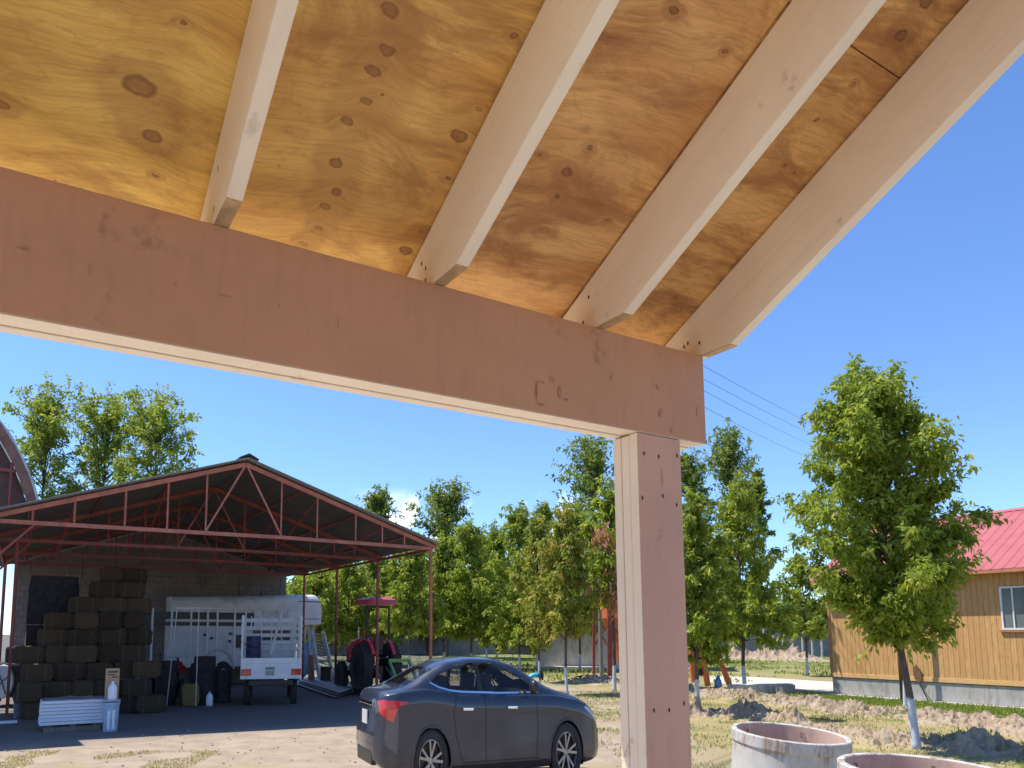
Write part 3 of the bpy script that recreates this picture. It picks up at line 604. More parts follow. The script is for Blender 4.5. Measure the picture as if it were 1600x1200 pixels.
# ================================================================== HOUSE right
HL = Vector((11.03, 21, 0)); FZ = 1.7 - 67 / 1148 * 21
def hp(s, b, z): return HL - A * s + B * b + Z * z          # s toward the camera along the wall, b into the house
house = thing('wooden_house', 'house with stained board walls and bright red ribbed metal roof', 'house', HL)
Pe = None
def on_plane_b(x, y, b):
    C = Vector((0, 0, H)); d = ray(x, y); t = ((HL + B * b - C).dot(B)) / d.dot(B); return C + d * t
OV = .39; pe = on_plane_b(1600, 886, -OV); ZE = pe.z; HS = 9.5; HD = 5.6; RS = .56
zr = ZE + RS * (HD / 2 + OV)
mb = MB(); mb.box(hp(HS / 2, HD / 2, FZ / 2), (HS, HD, FZ), -A, B); mb.build('foundation', M_CONC, house, True, bevel=.008)
mb = MB(); WT = ZE + RS * OV - .06
mb.hexa([hp(-.015, -.015, FZ + .012), hp(HS, -.015, FZ + .012), hp(HS, .09, FZ + .012), hp(-.015, .09, FZ + .012), hp(-.015, -.015, WT), hp(HS, -.015, WT), hp(HS, .09, WT), hp(-.015, .09, WT)])
mb.build('wall', M_SIDE, house, True)
mb = MB(); mb.prism([hp(0, .09, FZ + .012), hp(0, HD, FZ + .012), hp(0, HD, WT), hp(0, HD / 2, zr - .08), hp(0, .09, WT)], -A * .09); mb.build('wall', M_SIDE, house, True)
mb = MB(); mb.prism([hp(HS, .09, FZ + .012), hp(HS, HD, FZ + .012), hp(HS, HD, WT), hp(HS, HD / 2, zr - .08), hp(HS, .09, WT)], A * .09); mb.build('wall', M_SIDE, house, True)
mb = MB(); mb.box(hp(HS / 2, HD - .04, (FZ + WT) / 2), (HS, .08, WT - FZ - .03), -A, B); mb.build('wall', M_SIDE, house, True)
mb = MB(); mb.box(hp(HS / 2, -.026, FZ + .075), (HS, .02, .11), -A, B); mb.build('base_board', M_TRIM, house, True, bevel=.003)
mb = MB(); mb.box(hp(.02, -.028, (FZ + WT) / 2), (.055, .022, WT - FZ - .03), -A, B); mb.box(hp(-.027, .03, (FZ + WT) / 2), (.02, .09, WT - FZ - .03), -A, B); mb.build('corner_trim', M_TRIMR, house, True)
for sg in (0, 1):
    mb = MB(); n = 0; s0, s1 = -.28, HS + .28; st = .038; per = 6; N_ = int((s1 - s0) / st)
    for i in range(N_ + 1):
        s = s0 + i * st; rib = .018 if i % per == 0 else 0
        be = -OV if sg == 0 else HD + OV
        for b in (be, HD / 2):
            z = ZE + RS * abs(b - be) + rib; mb.v += [hp(s, b, z), hp(s, b, z - .012)]
    for i in range(N_): k = i * 4; mb.f += [(k, k + 4, k + 6, k + 2), (k + 1, k + 3, k + 7, k + 5), (k, k + 1, k + 5, k + 4)]
    mb.f += [(0, 2, 3, 1), (N_ * 4, N_ * 4 + 1, N_ * 4 + 3, N_ * 4 + 2)]
    mb.build('roof', M_ROOFR, house, True)
mb = MB(); mb.prism([hp(-.3, HD / 2 - .12, zr - .045), hp(-.3, HD / 2, zr + .035), hp(-.3, HD / 2 + .12, zr - .045)], -A * (HS + .6)); mb.build('ridge_cap', M_ROOFR, house, True)
mb = MB(); mb.box(hp(HS / 2, -OV + .012, ZE - .05), (HS + .5, .02, .08), -A, B); mb.build('fascia', M_TRIMR, house, True)
for i in range(int(HS / .36)):
    s = .1 + i * .36; mb = MB(); mb.prism([hp(s, -OV + .03, ZE - .03), hp(s, -OV + .03, ZE - .09), hp(s, 0, ZE + RS * OV - .14), hp(s, 0, ZE + RS * OV - .03)], -A * .03); mb.build('rafter_tail', M_TRIM, house, True)
w0 = on_plane_b(1562, 917, 0); w1 = on_plane_b(1568.5, 984, 0); ws = -(w0 - HL).dot(A); wz1 = w0.z; wz0 = w1.z; WW = .95
win = MB(); fr = .038
for (s0, s1, z0, z1) in ((ws, ws + fr, wz0, wz1), (ws + WW - fr, ws + WW, wz0, wz1), (ws + fr, ws + WW - fr, wz1 - fr, wz1), (ws + fr, ws + WW - fr, wz0, wz0 + fr)): win.box(hp((s0 + s1) / 2, -.03, (z0 + z1) / 2), (s1 - s0, .04, z1 - z0), -A, B)
wf = win.build('window', M_WHITE, house, True)
def sub(mb, name, m, par, top): 
    o = mb.build(name, m, None); o.parent = par; o.data.transform(Matrix.Translation(-top.location)); return o
mb = MB(); msx = on_plane_b(1581, 920, 0); ms = -(msx - HL).dot(A); mb.box(hp(ms + .01, -.034, (wz0 + wz1) / 2), (.026, .034, wz1 - wz0 - 2 * fr), -A, B); sub(mb, 'mullion', M_WHITE, wf, house)
mb = MB(); mb.box(hp(ws + WW / 2, -.020, (wz0 + wz1) / 2), (WW - 2 * fr, .004, wz1 - wz0 - 2 * fr), -A, B); sub(mb, 'pane', M_WGLASS, wf, house)
mb = MB(); mb.box(hp(ws + WW / 2 - .02, -.04, wz0 - .03), (WW + .06, .06, .045), -A, B); sub(mb, 'sill', M_TRIMR, wf, house)
mb = MB()
for i in range(24):
    s = ms + .05 + i * .028; mb.box(hp(s, -.0165 - .0006 * (i % 3), (wz0 + wz1) / 2), (.027, .003, wz1 - wz0 - 2 * fr), -A, B)
sub(mb, 'curtain', simple('sage curtain', (.33, .38, .33), .9, 0, .2, 5), wf, house)
mb = MB(); mb.box(hp(5, -.12, .012), (10, .22, .024), -A, B); tag(mb.build('kerb_strip', M_CONCL), kind='structure')
# ================================================================== TREES
def leaves_mesh(name, P, D, L, Wd, tint, m, parent, rng):
    n = len(P); rnd = rng.normal(size=(n, 3)); side = np.cross(D, rnd); side /= np.linalg.norm(side, axis=1)[:, None] + 1e-9
    L = L[:, None]; mid = P + D * L * .45
    nrm = np.cross(D, side)
    tip = P + D * L + np.array([0, 0, -.12]) * L
    v = np.empty((n, 4, 3)); v[:, 0] = P; v[:, 1] = mid + side * Wd[:, None] + nrm * Wd[:, None] * .35; v[:, 2] = tip; v[:, 3] = mid - side * Wd[:, None] + nrm * Wd[:, None] * .35
    v = v.reshape(-1, 3); me = bpy.data.meshes.new(name); me.vertices.add(4 * n); me.vertices.foreach_set('co', v.ravel().astype(np.float32))
    me.loops.add(4 * n); me.loops.foreach_set('vertex_index', np.arange(4 * n, dtype=np.int32)); me.polygons.add(n)
    me.polygons.foreach_set('loop_start', np.arange(0, 4 * n, 4, dtype=np.int32)); me.update(calc_edges=True)
    a = me.attributes.new('tint', 'FLOAT', 'FACE'); a.data.foreach_set('value', np.clip(tint, 0, 1).astype(np.float32))
    me.materials.append(m); o = bpy.data.objects.new(name, me); COL.objects.link(o); o.parent = parent; return o
def tree(label, base, top, cb, R, nleaf, leaf, seed, mat=None, tr=.05, white=True, group='young pecan trees', prof=None, nlimb=26, lean=(0, 0), dry=None, upt=.9, cat='tree', droop=.55, nspk=5, twl=1.0, rough=.2, name='pecan_tree', flat=(1, 1)):
    rng = np.random.default_rng(seed); mat = mat or L_PECAN; base = Vector((base[0], base[1], 0))
    root = thing(name, label, cat, base, 0, group)
    prof = prof or [(0, .45), (.12, .85), (.35, 1), (.65, .85), (.85, .5), (1, .12)]
    fx = [p[0] for p in prof]; fy = [p[1] for p in prof]
    tp = []; nseg = 7
    for i in range(nseg + 1):
        f = i / nseg; tp.append(np.array([lean[0] * f + rng.normal() * .02 * top * .15 * (0 < i), lean[1] * f + rng.normal() * .02 * top * .15 * (0 < i), top * .93 * f]))
    def trunk(z): 
        f = np.clip(z / (top * .93) * nseg, 0, nseg - 1e-6); i = int(f); return tp[i] * (1 - (f - i)) + tp[i + 1] * (f - i)
    mb = MB(); tp0 = [tp[0] + np.array([0, 0, -.03]), tp[0] + np.array([0, 0, .10])] + tp[1:]
    mb.path(tp0, [tr * 1.35, tr * 1.02] + [tr * (1 - .85 * i / nseg) for i in range(1, nseg + 1)], 9)
    Ps, Ds, Ls, Ts = [], [], [], []
    limbs = []
    for i in range(nlimb):
        f = (i + rng.random()) / nlimb; az = i * 2.39996 + rng.normal() * .3; inner = rng.random() < .22
        r = R * np.interp(f, fx, fy) * (rng.uniform(.25, .6) if inner else rng.uniform(.72, 1.08)); z1 = cb + (top - cb) * f * .97; r *= 1 + rough * (math.sin(az * 2 + f * 9 + seed) + math.sin(az * 3 - f * 17 + seed * 2)) * .5
        rise = r * rng.uniform(.55, 1.15) * upt if f > .14 else -r * rng.uniform(.0, .35)
        s = trunk(min(max(z1 - rise, cb * .92), top * .8)); c_ = trunk(min(z1, top * .9)); e = np.array([c_[0] + math.cos(az) * r * flat[0], c_[1] + math.sin(az) * r * flat[1], z1]); limbs.append((s, e, r))
    for i in range(nspk):
        az = rng.random() * 6.28; s = trunk(top * rng.uniform(.55, .8)); r = R * rng.uniform(.1, .45)
        e = np.array([s[0] + math.cos(az) * r, s[1] + math.sin(az) * r, top * rng.uniform(.88, 1.0)]); limbs.append((s, e, (e[2] - s[2]) * .5))
    e = trunk(top * .93); limbs.append((trunk(top * .6), np.array([e[0], e[1], top]), R * .35))
    tot = sum(l[2] ** 1.1 + .25 * R for l in limbs)
    for (s, e, r) in limbs:
        mid = (s + e) / 2 + np.array([0, 0, .14 * r])
        mb.path([s, mid, e], [tr * .32, tr * .2, tr * .06], 5)
        nl = int(nleaf * (r ** 1.1 + .25 * R) / tot); ntw = max(3, nl // 16)
        for j in range(ntw):
            t = rng.uniform(.30, 1.04); q = (1 - t) ** 2 * s + 2 * t * (1 - t) * mid + t * t * e
            d = rng.normal(size=3); d /= np.linalg.norm(d); ld = (e - s) / (np.linalg.norm(e - s) + 1e-6)
            d = d * .7 + ld * .35 + np.array([0, 0, .55]); d /= np.linalg.norm(d); tl = R * rng.uniform(.14, .36) * twl
            k = 16; tt = np.linspace(.15, 1.05, k); pos = q + d * tl * tt[:, None] + np.array([0, 0, -.25 * tl]) * (tt ** 2)[:, None] + rng.normal(size=(k, 3)) * .032 * R
            dd = rng.normal(size=(k, 3)) * .62 + d * .35 + np.array([0, 0, -droop]); dd /= np.linalg.norm(dd, axis=1)[:, None]
            Ps.append(pos); Ds.append(dd); Ls.append(leaf * rng.uniform(.6, 1.25, k)); Ts.append(np.full(k, rng.beta(1.5, 1.9)) * .75 + rng.random(k) * .35)
    mb.build('trunk', BARK if white else BARK0, root, smooth=True)
    P = np.concatenate(Ps); D = np.concatenate(Ds); L = np.concatenate(Ls); T = np.concatenate(Ts)
    leaves_mesh('crown', P, D, L, L * rng.uniform(.16, .25, len(L)), T, mat, root, rng)
    if dry is not None:
        cs = []
        for (dx, dz) in dry:
            n = 55; c_ = np.array([dx, -R * .75, dz]); pp_ = c_ + rng.normal(size=(n, 3)) * np.array([.13, .1, .18]); dd = rng.normal(size=(n, 3)) * .5 + np.array([0, 0, -1]); dd /= np.linalg.norm(dd, axis=1)[:, None]; cs.append((pp_, dd))
        P = np.concatenate([c[0] for c in cs]); D = np.concatenate([c[1] for c in cs]); leaves_mesh('withered_leaves', P, D, np.full(len(P), leaf * 1.2), np.full(len(P), leaf * .22), rng.random(len(P)), L_DRY, root, rng)
    return root
def ptree(label, px, d, ytop, ycb, hw, **kw):
    """tree whose crown spans photo column px +- hw and rows ytop..ycb at distance d"""
    p = at(px, 990, d); tz = at(px, ytop, d).z; cz = at(px, ycb, d).z; return tree(label, (p.x, p.y), tz, cz, hw / F * d, **kw)
# big near tree
b1 = gnd(1432, 1172); dd_ = b1.y; t1z = at(1410, 572, dd_).z
ptr = [(0, .35), (.1, .72), (.3, 1), (.6, .95), (.75, .8), (.87, .58), (.95, .3), (1, .08)]
tree('largest leafy pecan tree, in front of the red-roofed house', (b1.x, b1.y), t1z, at(1410, 1010, dd_).z, 1.13, 48000, .105, 11, tr=.058, prof=ptr, nlimb=110, lean=(-.50, 0), nspk=11, rough=.17, upt=1, droop=.7, twl=.85, group=None)
b2 = gnd(1416, 1119); tree('slim tree with a whitewashed stem just behind the largest tree', (b2.x, b2.y), 3.2, 1.7, .8, 2600, .15, 12, tr=.045, nlimb=14, group=None)
rowlab = 'young pecan tree in the row behind the yard'
ptree('pecan tree nearest the right side of the porch post', 1088, 15.4, 775, 1035, 52, nleaf=9500, leaf=.15, seed=21, tr=.05, nlimb=64, droop=.8, group='young pecan trees', prof=[(0, .7), (.2, 1), (.5, .95), (.8, .6), (1, .2)])
ptree('full pecan tree standing at the end of the pale kerb beam', 1160, 22.1, 745, 1010, 66, nleaf=12500, leaf=.17, seed=22, tr=.06, nlimb=64, droop=.8, prof=[(0, .75), (.2, 1), (.45, .95), (.75, .62), (1, .15)])
ptree('low round pecan tree touching the corner of the wooden house', 1258, 30, 868, 1000, 50, nleaf=6000, leaf=.19, seed=23, tr=.06, nlimb=40)
ptree('pecan tree with yellowing leaves right of the blue pipe', 884, 21, 792, 995, 50, nleaf=8000, leaf=.16, seed=24, mat=L_YELL, tr=.045, nlimb=64, droop=.9, prof=[(0, .75), (.2, 1), (.45, .9), (.75, .6), (1, .15)])
ptree('yellowish pecan tree behind the blue pipe', 842, 26, 800, 1010, 40, nleaf=6500, leaf=.18, seed=25, mat=L_YELL, tr=.045, nlimb=64, droop=.9)
ptree('pecan tree with withered orange leaf clusters left of the porch post', 958, 22, 752, 950, 56, nleaf=9500, leaf=.18, seed=26, tr=.06, nlimb=64, droop=.8, dry=[(-.55, 4.45), (-.35, 4.55), (-.1, 4.3), (-.15, 3.5), (-.7, 2.9), (-.05, 2.9), (-.1, 2.6)])
rows = [(492, 36, 890, 1000, 44), (545, 38, 872, 1005, 40), (590, 40, 862, 1008, 38), (640, 33, 846, 990, 40), (693, 37, 838, 1000, 40), (736, 36, 818, 1000, 40), (776, 40, 822, 1012, 32), (812, 34, 788, 1018, 36), (850, 44, 782, 1000, 30), (760, 48, 830, 1000, 36), (905, 34, 790, 990, 36)]
ROWL = ['leftmost orchard pecan tree, behind the trailer nose', 'orchard pecan tree left of the tractor canopy', 'orchard pecan tree right behind the tractor canopy', 'orchard pecan tree left of the outermost shed post', 'orchard pecan tree with a whitewashed stem just right of the outermost shed post', 'orchard pecan tree above the car roof, second right of the outermost shed post', 'narrow orchard pecan tree above the rear window of the car', 'pointed orchard pecan tree above the middle of the car roof', 'orchard pecan tree half hidden by the yellowing tree behind the blue pipe', 'low orchard pecan tree set back behind the car roof', 'orchard pecan tree above the car bonnet, between the two yellowing trees and the post']
for i, (px, d, yt, yc, hw_) in enumerate(rows):
    ptree(ROWL[i], px, d, yt, yc, hw_ * 1.34, nleaf=10500, leaf=.21, seed=40 + i, tr=.06, nlimb=64, droop=.75, nspk=7, mat=L_PECAN, prof=[(0, .8), (.2, 1), (.5, .9), (.8, .55), (1, .2)])
tall = [(698, 52, 757, 960, 58, 'dark tall tree rising behind the row beside the shed roof'), (590, 60, 765, 960, 42, 'thin-topped tall tree showing over the shed eave'), (930, 46, 682, 960, 72, 'tallest dark tree left of the porch post'),
        (1090, 60, 700, 960, 46, 'tall dark tree just right of the porch post'), (1150, 58, 664, 960, 48, 'slender tall tree with pointed top right of the porch post'), (1192, 62, 735, 960, 22, 'short-topped tall tree at the edge of the sky gap')]
for i, (px, d, yt, yc, hw_, lb) in enumerate(tall):
    ptree(lb, px, d, yt, yc, hw_, nleaf=11000, leaf=.30, seed=70 + i, tr=.14, nlimb=60, twl=1.3, droop=.3, mat=L_DARK, white=False, group='tall trees behind the row', upt=1.3, nspk=14, prof=[(0, .8), (.3, 1), (.6, 1), (.85, .85), (1, .5)], name='tall_tree')
left = [(52, 50, 596, 860, 52, 'tree with a tall thin crown beside the arched barn'), (150, 52, 608, 860, 52, 'tree above the left slope of the shed roof, with two leaders'), (232, 50, 612, 860, 56, 'airy tree above the shed roof nearest the ridge')]
for i, (px, d, yt, yc, hw_, lb) in enumerate(left):
    ptree(lb, px, d, yt, yc, hw_ * 1.3, nleaf=13000, leaf=.30, seed=90 + i, tr=.14, nlimb=56, twl=1.1, droop=.3, white=False, group='trees behind the shed', upt=.8, nspk=10, prof=[(0, .8), (.3, .95), (.6, 1), (.85, .95), (1, .6)], name='tall_tree')
far = [(468, 46), (510, 58), (565, 62), (622, 66), (668, 60), (720, 66), (790, 64), (835, 60), (880, 62), (940, 60), (990, 60), (1040, 62), (1120, 66), (1215, 70), (1262, 66)]
for i, (px, d) in enumerate(far):
    yt = 905 - (i * 37 % 23) - (20 if 5 < i < 12 else 0)
    if px > 1200: yt = 940
    ptree('tree in the distant belt behind the orchard', px, d, yt, 1000, 58, nleaf=5200, leaf=.46, seed=120 + i, tr=.14, nlimb=26, white=False, mat=L_DARK, group='distant tree belt', name='far_tree', nspk=3)
# ================================================================== GRASS
def grass(name, label, n, fn, h, mat, seed, w=.012):
    rng = np.random.default_rng(seed); P = []
    while len(P) < n:
        q = fn(rng)
        if q is not None: P.append(q)
    P = np.array(P); D = rng.normal(size=(n, 3)) * np.array([.35, .35, 0]) + np.array([0, 0, 1]); D /= np.linalg.norm(D, axis=1)[:, None]
    o = leaves_mesh(name, P, D, h * rng.uniform(.4, 1.3, n), np.full(n, w), rng.random(n), mat, None, rng); tag(o, label, 'grass', kind='stuff'); return o
def f_lawn(r):
    s, b = r.uniform(-.6, 7), -r.beta(1.6, 1.2) * 2.1 - .24
    p = hp(s, b, 0); return (p.x, p.y, max(0, hf(p.x, p.y) - .02))
grass('grass', 'short green grass along the foot of the wooden house', 9000, f_lawn, .09, L_GRASS, 3)
def f_dry(r):
    x, y = r.uniform(2.4, 11), r.uniform(9, 22)
    if noise.noise(Vector((x * .9, y * .9, 0))) < -.05 + r.normal() * .15: return None
    return (x, y, hf(x, y) - .01)
grass('dry_grass', 'dry straw-coloured grass between the dirt heaps', 16000, f_dry, .07, L_STRAW, 4, .008)
def f_gr2(r):
    x, y = r.uniform(2.6, 11), r.uniform(9, 21)
    if noise.noise(Vector((x * 1.1 + 9, y * 1.1, 4))) < .18: return None
    return (x, y, hf(x, y) - .01)
grass('grass', 'green grass tufts growing among the dirt heaps', 4500, f_gr2, .08, L_GRASS, 5, .009)
def f_far(r):
    y = r.uniform(25.5, 52); x = r.uniform(-.16 * y, .6 * y)
    if y < 29 and x > 11: return None
    if noise.noise(Vector((x * .35, y * .35, 4))) < -.12: return None
    return (x, y, 0)
grass('grass', 'rough green grass under the orchard trees', 9000, f_far, .17, L_GRASS, 6, .025)
def f_left(r):
    x, y = r.uniform(-6.5, -3.2), r.uniform(9.2, 10.9)
    if noise.noise(Vector((x * 1.3, y * 1.3, 4))) < .05: return None
    return (x, y, 0)
grass('dry_grass', 'thin dry grass at the sunlit edge of the yard', 3000, f_left, .035, L_STRAW, 7, .006)
# ================================================================== CAR
def interp(tab, x):
    if x <= tab[0][0]: return tab[0][1]
    for (x0, y0), (x1, y1) in zip(tab, tab[1:]):
        if x <= x1: return y0 + (y1 - y0) * (x - x0) / (x1 - x0)
    return tab[-1][1]
def smooth_tab(tab, a, b, n=200, it=10):
    xs_ = np.linspace(a, b, n); v = np.array([interp(tab, x) for x in xs_])
    for _ in range(it): v[1:-1] = .25 * v[:-2] + .5 * v[1:-1] + .25 * v[2:]
    return list(zip(xs_, v))
T_ZT = smooth_tab([(0, 1.03), (.06, 1.08), (.2, 1.095), (.55, 1.12), (.8, 1.19), (1.15, 1.31), (1.5, 1.395), (2.0, 1.44), (2.5, 1.43), (2.9, 1.36), (3.3, 1.225), (3.65, 1.10), (3.85, 1.05), (4.2, .99), (4.5, .91), (4.72, .80), (4.85, .68), (4.9, .56)], 0, 4.9)
T_ZS = smooth_tab([(0, .98), (.15, 1.04), (.6, 1.08), (1.0, 1.10), (1.35, 1.075), (1.7, 1.03), (2.4, 1.01), (3.3, 1.0), (3.7, .985), (4.2, .92), (4.5, .83), (4.72, .73), (4.85, .62), (4.9, .53)], 0, 4.9)
T_W = smooth_tab([(0, .56), (.04, .66), (.15, .80), (.4, .90), (.9, .925), (1.6, .93), (3.2, .93), (3.9, .925), (4.3, .89), (4.6, .80), (4.78, .66), (4.88, .50), (4.9, .42)], 0, 4.9, it=5)
T_ZB = [(0, .36), (.2, .26), (.6, .22), (1.5, .19), (3.4, .19), (4.4, .20), (4.9, .24)]
def section(x, n=44):
    w, zt, zs, zb = interp(T_W, x), interp(T_ZT, x), interp(T_ZS, x), interp(T_ZB, x); g_h = max(.02, zt - zs); k = max(0, min(1, (g_h - .09) / .26)); k = k * k * (3 - 2 * k)
    L = lambda a, b: a + (b - a) * k
    h = zs - zb
    P = [(0, zb), (.45 * w, zb), (.86 * w, zb + .005), (.965 * w, zb + .09), (.985 * w, zb + h * .32), (.985 * w, zb + h * .50), (.99 * w, zb + h * .72), (1.005 * w, zs - .12), (.955 * w, zs - .01), (L(.90 * w, .915 * w), zs + .012 * 1),
         (L(.80 * w, .83 * w), zs + L(.55, .34) * g_h), (L(.62 * w, .64), zs + L(.8, .84) * g_h), (L(.4 * w, .46), zs + L(.94, .965) * g_h), (0, zt)]
    P = [np.array(p) for p in P]; out = []
    seg = len(P) - 1; per = n / seg
    for i in range(n + 1):
        t = i / n * seg; j = min(int(t), seg - 1); f = t - j; p1, p2 = P[j], P[j + 1]; p0 = P[j - 1] if j else np.array([-p2[0], p2[1]]); p3 = P[j + 2] if j + 2 <= seg else np.array([-p1[0], p1[1]])
        q = .5 * ((2 * p1) + (-p0 + p2) * f + (2 * p0 - 5 * p1 + 4 * p2 - p3) * f * f + (-p0 + 3 * p1 - 3 * p2 + p3) * f ** 3)
        out.append((max(0, q[0]), q[1]))
    return out
NS, NX = 52, 150
xs_c = [4.9 * (.5 - .5 * math.cos(math.pi * i / NX)) * .5 + 4.9 * i / NX * .5 for i in range(NX + 1)]
SEC = [section(x, NS) for x in xs_c]
def skew(x, z):   # lean of the tail and nose in side view
    r = max(0, 1 - x / .5) ** 2; f_ = max(0, (x - 4.4) / .5) ** 2
    x0_ = x; x = 1.0 - (1.0 - x) * .86 if x < 1.0 else x
    return x + r * .16 * max(0, (z - .62)) * 1.0 - r * .05 * max(0, .62 - z) * 0 + r * .10 * max(0, .5 - z) - f_ * .30 * abs(z - .42) * (1 if z > .42 else .5)
def side_y(x, z):
    s = section(x, NS); best = None
    for i in range(4, NS - 8):
        (y0, z0), (y1, z1) = s[i], s[i + 1]
        if (z0 - z) * (z1 - z) <= 0 and abs(z1 - z0) > 1e-6:
            return y0 + (y1 - y0) * (z - z0) / (z1 - z0)
    return s[NS // 2][0]
def inpoly(x, y, P):
    c = False; j = len(P) - 1
    for i in range(len(P)):
        if (P[i][1] > y) != (P[j][1] > y) and x < (P[j][0] - P[i][0]) * (y - P[i][1]) / (P[j][1] - P[i][1]) + P[i][0]: c = not c
        j = i
    return c
DLO = [(1.13, 1.175), (1.3, 1.255), (1.6, 1.325), (1.95, 1.36), (2.35, 1.355), (2.65, 1.305), (2.95, 1.215), (3.2, 1.11), (3.33, 1.045), (3.2, 1.037), (2.4, 1.045), (1.75, 1.065), (1.5, 1.085), (1.3, 1.12)]
WB = (1.13, 3.905)
car = thing('parked_car', 'dark navy sedan parked side-on in the sunlit yard', 'car', (0, 0, 0))
body = MB(); hole = set()
for i in range(NX + 1):
    for (y, z) in SEC[i]: body.v.append(Vector((skew(xs_c[i], z), -y, z)))
    for (y, z) in SEC[i][1:-1]: body.v.append(Vector((skew(xs_c[i], z), y, z)))
ring_n = 2 * NS; 
def vid(i, k, sgn): # k section index
    base = i * (2 * NS); 
    if sgn < 0 or k == 0 or k == NS: return base + k
    return base + NS + k
for i in range(NX):
    xm = (xs_c[i] + xs_c[i + 1]) / 2
    for k in range(NS):
        z = (SEC[i][k][1] + SEC[i][k + 1][1] + SEC[i + 1][k][1] + SEC[i + 1][k + 1][1]) / 4; y = (SEC[i][k][0] + SEC[i + 1][k + 1][0]) / 2
        if inpoly(xm, z, DLO) and y > .5: continue
        if k >= NS - 11 and (2.93 < xm < 3.52 or .66 < xm < 1.22): 
            zt = interp(T_ZT, xm)
            if y < .56: continue
        if y > .55 and z < .8 and any(math.hypot(xm - wx, z - .34) < .375 for wx in WB): continue
        if y > .45 and z < .3 and any(abs(xm - wx) < .36 for wx in WB): continue
        for sg in (-1, 1):
            a, b_, c_, d_ = vid(i, k, sg), vid(i + 1, k, sg), vid(i + 1, k + 1, sg), vid(i, k + 1, sg)
            body.f.append((a, b_, c_, d_) if sg < 0 else (d_, c_, b_, a))
for i in (0, NX):
    for k in range(NS):
        q4 = [vid(i, k, -1), vid(i, k + 1, -1), vid(i, k + 1, 1), vid(i, k, 1)]; q4 = list(dict.fromkeys(q4))
        if len(q4) > 2: body.f.append(tuple(q4 if i == 0 else q4[::-1]))
bo = body.build('body', M_CAR, car, smooth=True, recalc=False)
def side_patch(poly, off, sg, step=.06):
    """triangulated patch lying on the car side"""
    pts = []; n = len(poly)
    for i in range(n):
        a, b_ = Vector(poly[i]), Vector(poly[(i + 1) % n]); m = max(1, int((b_ - a).length / step)); pts += [a + (b_ - a) * j / m for j in range(m)]
    nb = len(pts); edges = [(i, (i + 1) % nb) for i in range(nb)]
    xs0 = [p.x for p in pts]; zs0 = [p.y for p in pts]
    x = min(xs0)
    while x < max(xs0):
        z = min(zs0)
        while z < max(zs0):
            if inpoly(x, z, [(p.x, p.y) for p in pts[:nb]]) and min((Vector((x, z)) - p).length for p in pts[:nb]) > step * .4: pts.append(Vector((x, z)))
            z += step
        x += step
    r = geometry.delaunay_2d_cdt(pts, edges, [list(range(nb))], 1, 1e-5); mb = MB()
    mb.v = [Vector((skew(p.x, p.y), sg * (side_y(p.x, p.y) + off), p.y)) for p in r[0]]; mb.f = [tuple(f) for f in r[2]]
    return mb
def strip(line, off, hw, sg, n=10):
    mb = MB(); pts = []
    for (a, b_) in zip(line, line[1:]):
        for j in range(n): t = j / n; pts.append(Vector((a[0] + (b_[0] - a[0]) * t, a[1] + (b_[1] - a[1]) * t)))
    pts.append(Vector(line[-1]))
    for i, p in enumerate(pts):
        d = (pts[min(i + 1, len(pts) - 1)] - pts[max(i - 1, 0)]).normalized(); nn = Vector((-d.y, d.x)) * hw
        for q in (p - nn, p + nn): mb.v.append(Vector((skew(q.x, q.y), sg * (side_y(q.x, q.y) + off), q.y)))
    mb.f = [(2 * i, 2 * i + 2, 2 * i + 3, 2 * i + 1) for i in range(len(pts) - 1)]
    return mb
